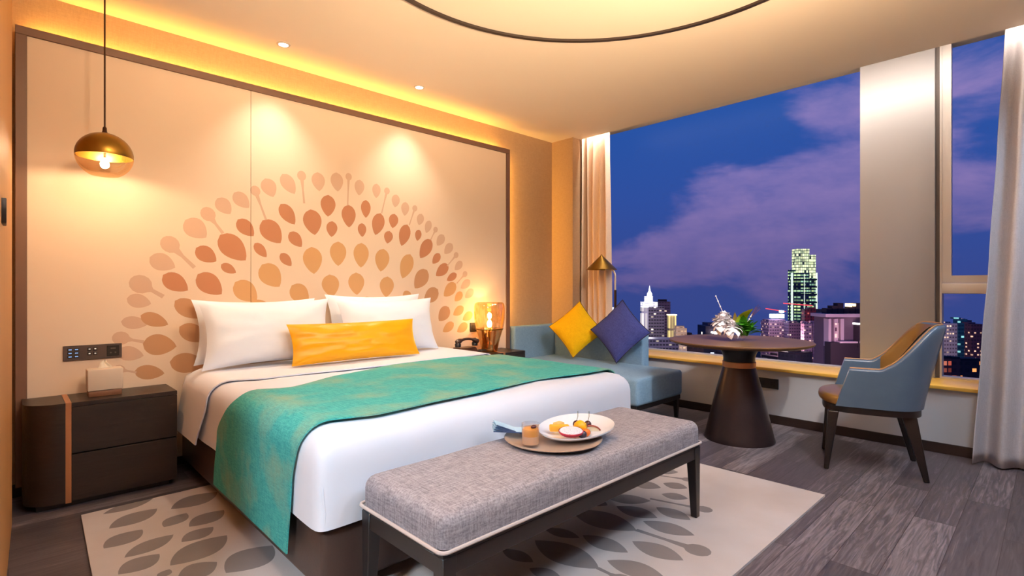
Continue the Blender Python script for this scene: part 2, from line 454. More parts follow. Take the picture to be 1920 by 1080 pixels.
# ------------------------------------------------------------------ setting
ZC = 2.80                     # ceiling
YW, YP = 3.97, 3.88           # wall behind the bed, face of the upholstered panel
XA, XG = 4.69, 5.08           # apron under the sill, glass line
XCE = 4.587                   # ceiling edge at the curtain pocket
XL, Y0 = -1.7, -2.6           # the rest of the room behind the camera
bm = BM(); box(bm, XL, 5.3, Y0, YW+.15, -.12, 0); struct('floor', bm, floor_m)
bm = BM(); box(bm, XL, XCE, Y0, YW+.15, ZC, ZC+.14); struct('ceiling', bm, ceil_m)
bm = BM(); box(bm, XCE-.02, 5.3, Y0, YW+.15, 3.02, 3.14); struct('ceiling_pocket', bm, ceil_m)
bm = BM(); box(bm, XL, 5.3, YW, YW+.15, 0, 3.02); struct('wall_back', bm, wallcloth_m)
bm = BM(); box(bm, 4.45, 4.575, 3.665, YW, 0, 3.02); struct('wall_corner', bm, wallcloth_m)
bm = BM(); box(bm, XL, 5.3, Y0-.15, Y0, -.12, 3.14); struct('wall_front', bm, white_m)
bm = BM(); box(bm, XL-.15, XL, Y0-.15, YW+.15, -.12, 3.14); struct('wall_far', bm, white_m)
# veneered partition at the left, 1.4 degrees off square, with two shadow joints
bm = BM(); prism(bm, [(XL, 1.6), (-.041, 1.6), (.013, 3.53), (-.02, 3.53), (-.02, YW), (XL, YW)], 0, ZC)
wl = struct('wall_left', bm, wood_l)
bm = BM(); box(bm, 4.69, 5.3, Y0, YW, 0, .447); struct('wall_right', bm, apron_m)
bm = BM(); box(bm, 4.655, 5.06, Y0, 3.66, .447, .472); bevel(bm, .003, 2); struct('trim_sill', bm, sill_m)
bm = BM(); box(bm, 4.678, 4.69, Y0, 3.665, 0, .07); struct('baseboard_right', bm, dark_m)
bm = BM(); box(bm, -.02, 4.45, YW-.012, YW, 0, .07); struct('baseboard_back', bm, dark_m)
bm = BM(); box(bm, 4.438, 4.45, 3.665, YW-.012, 0, .07); struct('baseboard_corner', bm, dark_m)
bm = BM(); box(bm, 4.95, 5.3, Y0, -.62, .472, 3.02); struct('wall_right_end', bm, apron_m)
# steel-clad pillar between the two windows
bm = BM(); box(bm, 5.03, 5.3, .63, 1.112, .472, 3.02); bevel(bm, .004, 2); struct('pillar', bm, pillar_m)
# window_1: one big fixed pane
w1 = struct_root('window_1')
bm = BM(); box(bm, 5.09, 5.10, 1.112, YW, .472, 3.02); obj('glass_pane', bm, pane_m, w1)
bm = BM()
box(bm, 5.06, 5.14, 1.112, YW, .472, .486); obj('bottom_rail', bm, metalwin, w1)
# window_2: pane with an opening sash above a fixed light
w2 = struct_root('window_2')
bm = BM(); box(bm, 5.06, 5.15, .605, .63, .472, 3.02); obj('gasket', bm, gasket_m, w2)
bm = BM(); box(bm, 5.055, 5.15, .592, .605, .472, 3.02); box(bm, 5.055, 5.15, -.62, .592, .472, .486); obj('window_frame', bm, metalwin, w2)
bm = BM(); box(bm, 5.05, 5.15, -.62, .592, 1.108, 1.185); bevel(bm, .004); obj('transom', bm, metalwin, w2)
bm = BM(); box(bm, 5.06, 5.12, .538, .592, 1.187, 3.02); box(bm, 5.06, 5.12, -.62, .538, 1.187, 1.243); obj('sash', bm, metalwin, w2)
bm = BM(); box(bm, 5.095, 5.10, -.62, .538, 1.243, 3.02); obj('upper_pane', bm, pane_m, w2)
bm = BM(); box(bm, 5.095, 5.10, -.62, .592, .486, 1.108); obj('lower_pane', bm, pane_m, w2)
# dark ring inlaid in the ceiling
bm = BM(); RC, RR = (1.83, 1.285), 1.285; n = 128
for k in range(n):
    pass
def ringprof(bm, r0, r1, z0, z1, n=128):
    return lathe(bm, [(r0, z1), (r0, z0), (r1, z0), (r1, z1), (r0, z1)], RC[0], RC[1], 0, n)
ringprof(bm, RR-.013, RR+.013, ZC-.014, ZC+.001); struct('trim_ring', bm, dark_m)

# ------------------------------------------------------------------ upholstered panel with the printed leaf fan
hp = thing('headboard_panel', 'tall cream wall panel printed with a fan of leaves behind the bed', 'wall panel', (1.86, YP, 0))
PX0, PX1, PZ0, PZ1, SEAM = .0735, 3.648, .075, 2.52, 1.2145
Z4 = lambda x, y: (x/2.7+460, y/2.7+280)
Z5 = lambda x, y: (x/2.571+180, y/2.571+300)
def WL(f, a, b, w, both=False):
    # w is the leaf width in zoom units; scaled to metres at the leaf's distance
    k = 2.7 if f is Z4 else 2.571
    A = on_y(*f(*a), YP); B = on_y(*f(*b), YP); c = f((a[0]+b[0])/2, (a[1]+b[1])/2)
    C = on_y(c[0], c[1], YP); D = on_y(c[0], c[1]+1, YP)
    return leaf(A, B, w/k*abs(C[1]-D[1])*1.12, both=both)
def WP(f, h, e, r):
    k = 2.7 if f is Z4 else 2.571
    c = f(*h); C = on_y(c[0], c[1], YP); D = on_y(c[0], c[1]+1, YP)
    return pin(on_y(*c, YP), on_y(*f(*e), YP), r/k*abs(C[1]-D[1])*1.15)
mural = []
P, T, B_, O = 1, 2, 3, 4
for col, f, rows in (
 (P, Z5, [((430,290),(532,375),85),((585,185),(648,262),62),((665,158),(738,232),60),((815,90),(855,180),65),((898,68),(958,165),60),((258,470),(382,520),75),((148,668),(266,695),60),((120,780),(252,792),55),((100,925),(230,945),62)]),
 (P, Z4, [((365,117),(375,213),62),((460,118),(468,215),60),((580,155),(575,235),48),((665,175),(662,248),42),((765,230),(757,295),42),((812,268),(806,338),42),((893,328),(878,385),38),((935,362),(915,425),36),((1005,435),(970,488),42),((1048,480),(1008,530),42),((1098,570),(1060,612),36),((1138,665),(1090,705),38),((1155,712),(1112,752),38)]),
 (T, Z5, [((482,425),(580,490),68),((598,362),(722,485),95),((683,288),(760,368),62),((803,292),(890,402),85),((890,213),(958,312),60),((603,505),(675,545),40),((765,402),(822,470),42),((890,452),(942,512),42),((490,552),(606,648),85),((323,555),(443,630),75)]),
 (T, Z4, [((330,305),(352,435),85),((420,232),(418,342),70),((522,282),(525,397),68),((610,258),(610,348),48),((685,325),(658,435),62),((440,365),(436,445),52),((590,375),(592,445),42),((755,328),(745,400),48),((730,415),(718,478),45),((820,382),(790,490),58),((880,408),(870,465),34),((940,458),(885,552),60),((985,530),(948,580),38),((1027,585),(965,642),50),((1070,632),(1020,665),34),((225,420),(285,495),55)]),
 (O, Z5, [((670,590),(775,680),85),((800,505),(885,612),90),((740,690),(850,712),44)]),
 (O, Z4, [((470,468),(470,592),78),((588,475),(585,600),75),((700,505),(685,620),72),((835,532),(795,655),68),((335,495),(348,632),88),((235,690),(318,775),80),((425,635),(440,748),82),((560,625),(565,738),78),((720,645),(712,750),72),((1065,680),(1005,745),55),((1098,725),(1060,770),38),((835,725),(800,765),50),((470,765),(540,790),50),((590,765),(650,790),50),((1105,800),(1052,840),42),((1150,830),(1100,865),40),((1055,880),(1000,925),42),((1125,885),(1072,925),42)]),
 (B_, Z5, [((380,680),(520,760),75),((402,805),(540,870),75),((215,750),(348,795),58),((225,885),(388,900),90),((355,975),(530,985),85),((185,1020),(330,1030),62)]),
 (B_, Z4, [((920,612),(858,705),70),((975,710),(905,775),65),((1030,800),(980,870),60)])):
    for a, b, w in rows: mural.append((WL(f, a, b, w), col))
for f, h, e, r in ((Z5,(357,408),(475,520),34),(Z5,(215,600),(325,660),38),(Z5,(540,262),(612,355),28),(Z5,(120,860),(230,878),28),(Z5,(768,150),(820,290),20),(Z5,(110,1012),(195,1025),20),
 (Z4,(285,135),(298,275),20),(Z4,(523,140),(518,285),15),(Z4,(717,212),(690,325),14),(Z4,(858,300),(830,385),13),(Z4,(963,408),(938,460),12),(Z4,(1067,537),(1022,592),13),(Z4,(1112,633),(1070,680),13)):
    mural.append((WP(f, h, e, r), P))
def mural_panel(name, x0, x1):
    outl = [(x0, PZ0), (x1, PZ0), (x1, PZ1), (x0, PZ1)]
    shp = [s for s in mural if max(p[0] for p in s[0]) > x0 and min(p[0] for p in s[0]) < x1]
    v, fs = patterned(outl, shp)
    bm = BM(); vs = [bm.verts.new((p.x, YP, p.y)) for p in v]
    for f, mi in fs:
        try: bm.faces.new([vs[i] for i in f]).material_index = mi
        except ValueError: pass
    bmesh.ops.delete(bm, geom=[q for q in bm.verts if not q.link_faces], context='VERTS')
    be = [e for e in bm.edges if e.is_boundary]
    r = bmesh.ops.extrude_edge_only(bm, edges=be)
    bmesh.ops.translate(bm, verts=[q for q in r['geom'] if isinstance(q, bmesh.types.BMVert)], vec=(0, .05, 0))
    return obj(name, bm, [panel_m, pk_m, tc_m, br_m, or_m], hp, smooth=0)
mural_panel('printed_panel', PX0, SEAM-.0015)
mural_panel('printed_panel', SEAM+.0015, PX1)
bm = BM(); box(bm, PX0, PX1, YP+.02, YP+.03, PZ0, PZ1); obj('backing_board', bm, groove_m, hp)
FX0, FX1, FZ1 = .026, 3.697, 2.566
for nm, b in (('frame_rail', (FX0, FX1, PZ1, FZ1)), ('frame_stile', (FX0, PX0, .075, PZ1)), ('frame_stile', (PX1, FX1, .075, PZ1))):
    bm = BM(); box(bm, b[0], b[1], YP-.012, YP+.045, b[2], b[3]); bevel(bm, .002, 1); obj(nm, bm, frame_m, hp)
bm = BM(); box(bm, .05, 3.62, YP+.05, YP+.062, 2.545, 2.552); obj('led_strip', bm, led_m, hp)
# fixing battens carry the panel on the wall
for x in (.3, 1.8, 3.3):
    bm = BM(); box(bm, x-.03, x+.03, YP+.03, YW, .3, 2.4); obj('batten', bm, dark_m, hp)

# ------------------------------------------------------------------ pendant lamp
PC = (.374, 3.55)
pl = thing('pendant_lamp', 'round brass and clear glass pendant hanging over the left nightstand', 'lamp', (PC[0], PC[1], ZC))
zc = 1.862; R = .128; RZ = .122
bm = BM(); lathe(bm, closed([(.05, 0), (.05, -.02), (.045, -.025)]), PC[0], PC[1], ZC, 24); obj('ceiling_rose', bm, bronze, pl)
bm = BM(); tube(bm, [(PC[0], PC[1], ZC-.02), (PC[0], PC[1], zc+RZ+.03)], .0042, 8); obj('cord', bm, bronze, pl)
bm = BM(); lathe(bm, [(.006, .155), (.009, .15), (.011, .128), (.020, .117), (.034, .108), (.040, .104)], PC[0], PC[1], zc, 24)
lathe(bm, [(.040, .104), (.030, .100), (.0, .100)], PC[0], PC[1], zc, 24); obj('cap', bm, bronze, pl)
ang = [math.radians(a) for a in range(72, -6, -4)]
top = [(R*math.cos(a), RZ*math.sin(a)) for a in ang]
ti = [((R-.004)*math.cos(a), (RZ-.004)*math.sin(a)) for a in reversed(ang)]
bm = BM(); lathe(bm, top+ti, PC[0], PC[1], zc, 48); obj('metal_shade', bm, brass, pl)
ang = [math.radians(a) for a in range(-4, -62, -4)]
bm = BM(); lathe(bm, [(R*math.cos(a), RZ*math.sin(a)) for a in ang]+[(0.0, RZ*math.sin(ang[-1])-.006)], PC[0], PC[1], zc, 48); obj('glass_bowl', bm, amber, pl)
bm = BM(); lathe(bm, closed([(.02, .095), (.02, .06), (.006, .055), (.006, -.012)]), PC[0], PC[1], zc, 20); obj('socket', bm, bronze, pl)
bm = BM(); lathe(bm, closed([(.005, .01), (.014, -.003), (.021, -.022), (.019, -.036), (.009, -.046)]), PC[0], PC[1], zc-.022, 20); obj('bulb', bm, bulb_w, pl)

# ------------------------------------------------------------------ nightstands
def nightstand(name, label, x0, x1, y0, y1, h, strip, flip=False):
    t = thing(name, label, 'nightstand', ((x0+x1)/2, (y0+y1)/2, 0))
    mx = (lambda x: x) if not flip else (lambda x: x0+x1-x)
    r = .13
    arc = [(x0+r-r*math.cos(a), y0+r-r*math.sin(a)) for a in [PI/2*i/10 for i in range(11)]]
    pts = arc+[(strip-.012, y0), (strip-.012, y1), (x0, y1)]
    bm = BM(); prism(bm, [(mx(x), y) for x, y in pts], .035, h); obj('curved_end', bm, oak, t)
    a, b = sorted((mx(strip-.0118), mx(strip+.0118)))
    bm = BM(); box(bm, a, b, y0-.002, y1, .03, h+.0015); obj('copper_strip', bm, copper, t)
    a, b = sorted((mx(strip+.012), mx(x1)))
    bm = BM(); box(bm, a, b, y0+.022, y1, .035, h-.02); obj('carcass', bm, oak, t)
    bm = BM(); box(bm, a, b, y0, y1, h-.022, h); bevel(bm, .001, 1); obj('top', bm, oak, t)
    zm = .035+(h-.022-.035)/2
    for z0, z1 in ((.036, zm-.003), (zm+.003, h-.0235)):
        bm = BM(); box(bm, a+.001, b, y0, y0+.02, z0, z1); bevel(bm, .0015, 1); obj('drawer_front', bm, oak, t)
    bm = BM(); box(bm, x0+.05, x1-.03, y0+.05, y1-.01, 0, .036); obj('plinth', bm, black_m, t)
    return t
nightstand('nightstand', 'black oak nightstand with copper strip left of the bed, tissue box on top', .052, .712, 3.565, 3.865, .55, .226)
nightstand('nightstand', 'dark nightstand beyond the far side of the bed, amber lamp on top', 2.80, 3.575, 3.53, 3.865, .55, 3.30)

# tissue box
tb = thing('tissue_box', 'cream tissue box standing on the left nightstand', 'tissue box', (.388, 3.71, .55))
bm = BM(); box(bm, .316, .464, 3.662, 3.758, .5503, .582); bevel(bm, .003); obj('lower_strip', bm, mat('lower_strip_brown', (120, 82, 58), rough=.5, scale=12), tb)  # brown strip below the cover, slightly narrower than it
bm = BM()
v = box(bm, .312, .468, 3.66, 3.76, .5825, .70)
for q in v:
    if q.co.z > .65: q.co.x = .39+(q.co.x-.39)*1.02; q.co.y = 3.71+(q.co.y-3.71)*.96
bevel(bm, .005, 3); obj('cover', bm, cream_m, tb)
bm = BM()
def tis(a, b):
    x = (a-.5)*2; w = .034*(1-b)**.7
    return Vector((.39+x*w+.004*math.sin(7*b), 3.71+.004*math.sin(4*x+2*b), .6975+.052*b))
grid(bm, tis, 12, 10); obj('tissue', bm, tissue_m, tb)

# bedside switch panel
sw = thing('switch_panel', 'long grey switch panel on the wall panel above the left nightstand', 'switch panel', (.355, YP, .78))
bm = BM(); box(bm, .222, .489, YP-.010, YP-.0008, .737, .821); bevel(bm, .0015, 1); obj('plate', bm, mat('grey_plate', (92, 80, 78), rough=.35, metal=.4), sw)
for ix in range(2):
    for iz in range(3):
        bm = BM(); bm2 = (.240+ix*.028, .752+iz*.020); box(bm, bm2[0], bm2[0]+.024, YP-.0135, YP-.0098, bm2[1], bm2[1]+.015); bevel(bm, .001, 1)
        k = obj('key', bm, black_m, sw)
        bm = BM(); box(bm, bm2[0]+.005, bm2[0]+.019, YP-.0142, YP-.0136, bm2[1]+.005, bm2[1]+.010); obj('key_light', bm, key_m, k)
for ix in range(2):
    for iz in range(2):
        x, z = .328+ix*.026, .762+iz*.026
        bm = BM(); box(bm, x, x+.019, YP-.0135, YP-.0098, z, z+.018); bevel(bm, .001, 1)
        k = obj('key', bm, black_m, sw)
        bm = BM(); box(bm, x+.006, x+.014, YP-.0142, YP-.0136, z+.007, z+.012); obj('key_mark', bm, white_key, k)
bm = BM(); box(bm, .418, .476, YP-.0135, YP-.0098, .749, .812); bevel(bm, .0015, 1); so = obj('socket', bm, black_m, sw)
for x, z, w in ((.435, .79, .024), (.432, .765, .008), (.454, .765, .008)):
    bm = BM(); box(bm, x, x+w, YP-.0145, YP-.0136, z, z+.008); obj('socket_slot', bm, mat('dark_slot', (90, 80, 76), rough=.5), so)
# small socket by the lamp, floor-level socket, wall control at the left edge
def socket(name, label, axis, c, w, h, parts=1):
    t = thing(name, label, 'socket', c)
    bm = BM()
    if axis == 'y': box(bm, c[0]-w/2, c[0]+w/2, c[1]-.009, c[1]-.0005, c[2]-h/2, c[2]+h/2)
    else: box(bm, c[0]-.009, c[0]-.0005, c[1]-w/2, c[1]+w/2, c[2]-h/2, c[2]+h/2)
    bevel(bm, .0015, 1); obj('plate', bm, mat('black_plate', (44, 36, 34), rough=.4), t)
    for i in range(parts):
        o = (i-(parts-1)/2)*w/parts
        bm = BM()
        if axis == 'y': box(bm, c[0]+o-.02, c[0]+o+.02, c[1]-.0115, c[1]-.0088, c[2]-.02, c[2]+.02)
        else: box(bm, c[0]-.0115, c[0]-.0088, c[1]+o-.022, c[1]+o+.022, c[2]-.022, c[2]+.022)
        bevel(bm, .001, 1); obj('socket_insert', bm, black_m, t)
    return t
socket('wall_socket', 'small black socket on the panel beside the amber lamp', 'y', (3.215, YP, .775), .075, .085)
socket('wall_socket', 'black double socket on the low wall under the window behind the round table', 'x', (XA, 1.71, .335), .175, .085, 2)
wc = thing('wall_control', 'black wall control at the left edge of the picture', 'wall control', (-.0145, 2.52, 1.41))
bm = BM(); box(bm, -.030, -.004, 2.46, 2.585, 1.37, 1.455); bevel(bm, .003); obj('housing', bm, black_m, wc)

# ------------------------------------------------------------------ bed
BX0, BX1, BY0, BY1 = .795, 2.685, 1.785, 3.86
bb = thing('platform_bed', 'brown leather bed base under the white mattress', 'bed base', ((BX0+BX1)/2, (BY0+BY1)/2, 0))
obj('leather_box', rbox(BX0, BX1, BY0, BY1, .065, .290, .022, .2), brown_leather, bb)
for x in (BX0+.12, (BX0+BX1)/2, BX1-.12):
    for y in (BY0+.45, BY1-.2):
        bm = BM(); lathe(bm, closed([(.025, 0), (.03, .01), (.03, .05), (.018, .055), (.018, .066)]), x, y, .0126 if y < 3.4 else 0, 16); obj('castor', bm, black_m, bb)
mt = obj('mattress', rbox(.80, 2.68, 1.80, 3.865, .292, .612, .05, .09), linen); tag(mt, 'white mattress on the bed base, its edge showing at the pillows', 'mattress')
QX0, QX1, QY0, QY1, QZ0, QZ1, QR = .772, 2.708, 1.762, 3.63, .302, .642, .10
def wrinkle(p, d):
    k = noise.noise(Vector((p.x*2.2, p.y*2.2, p.z*3)))*.006
    k += noise.noise(Vector((p.x*9, p.y*3+p.z*5, 2)))*.003
    if d.z < .5: k += noise.noise(Vector((p.x*5+p.y*5, 3, p.z*1.2)))*.007*(QZ1-p.z)/.34
    return k
dv = thing('duvet', 'white duvet tucked in smoothly over the bed', 'duvet', ((QX0+QX1)/2, (QY0+QY1)/2, QZ0))
cv = rbox(QX0, QX1, QY0, QY1+.11, QZ0-.100, QZ1, QR, .045, wrinkle, 5)
bmesh.ops.delete(cv, geom=[f for f in cv.faces if f.calc_center_median().z < QZ0-.005 or f.calc_center_median().y > QY1], context='FACES')
for v in cv.verts: v.co.z = max(v.co.z, QZ0)
bmesh.ops.delete(cv, geom=[f for f in cv.faces if max(v.co.z for v in f.verts) <= QZ0+1e-5], context='FACES')
obj('cover', cv, linen, dv)
def bedprof(u, zl, zr, off):
    """u 0..1 runs from the left hem at zl over the bed to the right hem at zr: (x, z, normal)"""
    r = QR; L = [QZ1-r-zl, PI/2*r, QX1-QX0-2*r, PI/2*r, QZ1-r-zr]; s = u*sum(L)
    if s <= L[0]: return QX0-off, zl+s, (-1, 0)
    s -= L[0]
    if s <= L[1]:
        a = s/r; return QX0+r-(r+off)*math.cos(a), QZ1-r+(r+off)*math.sin(a), (-math.cos(a), math.sin(a))
    s -= L[1]
    if s <= L[2]: return QX0+r+s, QZ1+off, (0, 1)
    s -= L[2]
    if s <= L[3]:
        a = s/r; return QX1-r+(r+off)*math.sin(a), QZ1-r+(r+off)*math.cos(a), (math.sin(a), math.cos(a))
    s -= L[3]
    return QX1+off, QZ1-r-s, (1, 0)
def pw(u, pts):
    for (a, va), (b, vb) in zip(pts, pts[1:]):
        if u <= b:
            t = (u-a)/(b-a) if b > a else 0; t = t*t*(3-2*t)*.5+t*.5
            return va+(vb-va)*t
    return pts[-1][1]
def bedcloth(zl, zr, off, back, front, wave=.003, flare=0.0):
    def fn(u, t):
        x, z, nrm = bedprof(u, zl, zr, off)
        yb, yf = pw(u, back), pw(u, front); y = yf+(yb-yf)*t
        n = Vector((nrm[0], 0, nrm[1]))
        k = noise.noise(Vector((x*3, y*4, z*4)))*wave+wave
        if z < QZ1-QR: k += flare*(QZ1-QR-z)/.4
        return Vector((x, y, z))+n*k, n
    return fn
# turned-down band at the head
obj('turned_down_fold', sheet(bedcloth(.285, .33, .004, [(0, 3.74), (.12, 3.66), (.2, 3.645), (1, 3.645)], [(0, 3.28), (.10, 3.14), (.22, 3.02), (.5, 3.0), (1, 3.0)], .003, .03), .007, 90, 14), linen, dv)
# stitched tuck at the foot corner
bm = BM(); tube(bm, [(QX0+.020+.004*math.sin(k*.9), QY0+.006+.0015*k*(k > 5), .309+.24*k/9) for k in range(10)], [.004, .005, .0055, .005, .005, .0055, .005, .004, .004, .003], 8); obj('corner_seam', bm, linen, dv)
rn = obj('bed_runner', sheet(bedcloth(.152, .16, .010, [(0, 2.97), (.10, 2.91), (.17, 2.70), (.24, 2.62), (.36, 2.80), (.52, 2.95), (.68, 2.95), (.80, 2.86), (1, 2.86)],
    [(0, 2.00), (.10, 1.965), (.165, 1.90), (.25, 1.835), (.45, 1.885), (.62, 1.93), (.78, 1.88), (1, 1.88)], .003, .002), .006, 150, 40), teal)
tag(rn, 'teal woven bed runner draped across the foot of the bed', 'bed runner')
def pillow(name, label, w, h, t, c, tilt, yaw, m, group=None, cat='pillow', pinch=.10, seed=0, roll=0, wr=.006, pipe=None, power=.62):
    M = Matrix.Translation(c) @ Matrix.Rotation(yaw, 4, 'Z') @ Matrix.Rotation(tilt, 4, 'X') @ Matrix.Rotation(roll, 4, 'Y')
    if pipe is None:
        o = obj(name, pillow_bm(w, h, t, pinch, seed=seed, wr=wr, power=power), m); o.matrix_world = M; tag(o, label, cat, group); return o
    o = thing(name, label, cat, group=group); o.matrix_world = M
    obj('cover', pillow_bm(w, h, t, pinch, seed=seed, wr=wr, power=power), m, o, local=True)
    obj('piping', piping_bm(w, h, pinch), pipe, o, local=True)
    return o
pg = 'white pillows against the wall panel'
pillow('pillow', 'white pillow at the rear of the left stack, only its edge showing', .80, .42, .14, (1.235, 3.775, .868), math.radians(-8), 0, pillowm, pg, seed=3)
pillow('pillow', 'front white pillow on the left half of the bed', .82, .43, .22, (1.225, 3.525, .868), math.radians(-15), 0, pillowm, pg, seed=1)
pillow('pillow', 'rear white pillow on the right half, its top corner showing above the front one', .84, .44, .14, (2.13, 3.775, .884), math.radians(-8), 0, pillowm, pg, seed=5)
pillow('pillow', 'front white pillow on the right half of the bed', .83, .425, .22, (2.10, 3.525, .866), math.radians(-15), 0, pillowm, pg, seed=9)
pillow('lumbar_cushion', 'long golden yellow satin cushion leaning on the white pillows', .92, .27, .13, (1.712, 3.285, .795), math.radians(-20), math.radians(-1), satin, None, 'cushion', .05, 4, 0, .009)

# ------------------------------------------------------------------ bench at the foot of the bed
BN = (.90, 2.485, 1.222, 1.712)
bn = thing('bench', 'long grey upholstered bench with dark legs at the foot of the bed', 'bench', ((BN[0]+BN[1])/2, (BN[2]+BN[3])/2, 0))
bcu = rbox(BN[0], BN[1], BN[2], BN[3], .335, .490, .045, .05, lambda p, d: .004*noise.noise(p*3)+(.008*math.sin(PI*(p.x-BN[0])/1.585)*math.sin(PI*(p.y-BN[2])/.49) if d.z > .7 else 0))
for v in bcu.verts: v.co.z = max(v.co.z, .386)
bmesh.ops.dissolve_degenerate(bcu, dist=1e-5, edges=bcu.edges[:])
obj('cushion', bcu, bench_m, bn)
bm = BM(); z = .384; q = [(BN[0], BN[2]), (BN[1], BN[2]), (BN[1], BN[3]), (BN[0], BN[3])]
pts = []
for i in range(4):
    cx, cy = q[i]; sx = 1 if cx < 1.5 else -1; sy = 1 if cy < 1.4 else -1
    cc = (cx+sx*.02, cy+sy*.02); a0 = PI+i*PI/2
    pts += [(cc[0]+.024*math.cos(a0+PI/2*k/5), cc[1]+.024*math.sin(a0+PI/2*k/5), z) for k in range(6)]
tube(bm, pts+[pts[0]], .006, 8); obj('piping', bm, bench_pipe, bn)
bm = BM(); box(bm, BN[0]+.006, BN[1]-.006, BN[2]+.006, BN[3]-.006, .362, .380); bevel(bm, .002, 1); obj('seat_board', bm, bench_wood, bn)
for nm, b in (('long_rail', (BN[0]+.05, BN[1]-.05, BN[2]+.008, BN[2]+.03)), ('long_rail', (BN[0]+.05, BN[1]-.05, BN[3]-.03, BN[3]-.008)), ('end_rail', (BN[0]+.008, BN[0]+.03, BN[2]+.05, BN[3]-.05)), ('end_rail', (BN[1]-.03, BN[1]-.008, BN[2]+.05, BN[3]-.05))):
    bm = BM(); box(bm, b[0], b[1], b[2], b[3], .306, .362); bevel(bm, .002, 1); obj(nm, bm, bench_wood, bn)
for sx in (0, 1):
    for sy in (0, 1):
        x = BN[0]+.030 if sx == 0 else BN[1]-.030; y = BN[2]+.030 if sy == 0 else BN[3]-.030
        bm = BM(); taper(bm, (x+(-.008 if sx == 0 else .008), y+(-.008 if sy == 0 else .008), 0.013), (x, y, .364), .032, .032, .052, .052); bevel(bm, .002, 1); obj('leg', bm, bench_wood, bn)
# ------------------------------------------------------------------ tray with the welcome fruit
TZ = .502
tr = obj('tray', lathe(BM(), [(0, 0), (.15, 0), (.17, .001), (.205, .010), (.208, .014), (.203, .016), (.168, .007), (0, .006)], 1.672, 1.485, TZ, 56), tray_m)
tag(tr, 'round pale wooden tray on the bench carrying the fruit plate', 'tray')
def dishfn(k, t):
    a = 2*PI*k; r = .150+.028*math.cos(a-.2)+.016*math.cos(2*a+.6)
    rr = r*t; z = .004+.030*max(0, (t-.45)/.55)**2*(1+.55*math.cos(a-.9))
    return Vector((1.80+rr*math.cos(a)*1.14, 1.505+rr*math.sin(a)*.92, TZ+.0155+z))
bm = BM(); N, MM = 56, 12
top = [[bm.verts.new(dishfn(k/N, max(j, .02)/MM)+Vector((0, 0, .005))) for j in range(MM+1)] for k in range(N)]
bot = [[bm.verts.new(dishfn(k/N, max(j, .02)/MM)-Vector((0, 0, .0035 if j < MM else 0))) for j in range(MM+1)] for k in range(N)]
for k in range(N):
    l = (k+1) % N
    for j in range(MM):
        bm.faces.new((top[k][j], top[k][j+1], top[l][j+1], top[l][j])); bm.faces.new((bot[l][j], bot[l][j+1], bot[k][j+1], bot[k][j]))
    bm.faces.new((top[k][MM], bot[k][MM], bot[l][MM], top[l][MM]))
bm.faces.new([top[k][0] for k in range(N)]); bm.faces.new([bot[k][0] for k in range(N)][::-1])
ds = obj('plate', bm, china); tag(ds, 'white curved teardrop plate of fruit on the round tray', 'plate')
FZ = TZ+.026
FR0 = set(S.objects)
red_skin = mat('dragonfruit_skin', (206, 36, 66), (180, 24, 60), rough=.45, scale=30)
def speck():
    m, nt, p = new_mat('dragonfruit_flesh'); tc = nt.add('ShaderNodeTexCoord'); vo = nt.add('ShaderNodeTexVoronoi', i_Scale=260.0); nt.link(tc.outputs['Object'], vo.inputs['Vector'])
    f = nt.math('LESS_THAN', vo.outputs['Distance'], .22); nt.link(nt.mix(f, lin((236, 230, 234)), lin((70, 66, 72))), p.inputs['Base Color']); p.inputs['Roughness'].default_value = .4; return m
flesh = speck()
mango = mat('mango_flesh', (252, 190, 60), (244, 170, 40), rough=.4, scale=30); cake = mat('cake_crumb', (244, 196, 120), (230, 178, 96), rough=.8, scale=60, bump=.4)
lemon = mat('yellow_peel', (250, 196, 20), (244, 172, 8), rough=.4, scale=40, bump=.15); cherry = mat('dark_cherry', (72, 18, 34), (52, 12, 26), rough=.25, scale=30)
grape = mat('black_grape', (44, 40, 62), (34, 30, 48), rough=.35, scale=40); stemm = mat('green_stem', (70, 84, 30), rough=.6); apple = mat('apple_flesh', (240, 228, 196), (232, 218, 184), rough=.5, scale=40); apple_s = mat('apple_skin', (150, 60, 40), rough=.4); orange_f = mat('orange_flesh', (236, 120, 30), (224, 104, 20), rough=.45, scale=60)
def ball(bm, c, r, sx=1, sy=1, sz=1, n=18): return lathe(bm, [(0, -r*sz)]+[(r*math.cos(a), r*sz*math.sin(a)) for a in [-PI/2+PI*i/12 for i in range(1, 12)]]+[(0, r*sz)], c[0], c[1], c[2], n, sx, sy)
# half dragon fruit lying with its cut face up and towards the room
df = thing('dragon_fruit_half', 'half dragon fruit with white speckled flesh at the front of the plate', 'dragon fruit', (1.738, 1.463, FZ-.004), (math.radians(13), 0, math.radians(-44)))
bm = BM(); lathe(bm, [(0, -.008)]+[(.048*math.sin(a), .012-.024*math.cos(a)+.008) for a in [PI/2*i/8 for i in range(1, 9)]]+[(.046, .022)], 0, 0, .02, 28, 1.08, .8); obj('skin', bm, red_skin, df, local=True)
bm = BM(); lathe(bm, [(.0455, .019), (.043, .0225), (.03, .0245), (0, .025)], 0, 0, .02, 28, 1.08, .8); obj('flesh', bm, flesh, df, local=True)
bm = BM(); v = box(bm, 1.712, 1.797, 1.520, 1.556, FZ+.014, FZ+.040); bevel(bm, .006, 2); bmesh.ops.rotate(bm, verts=bm.verts[:], cent=(1.754, 1.540, FZ), matrix=Matrix.Rotation(math.radians(-44), 3, 'Z'))
tag(obj('mango_slice', bm, mango), 'long yellow mango slice behind the dragon fruit', 'fruit slice')
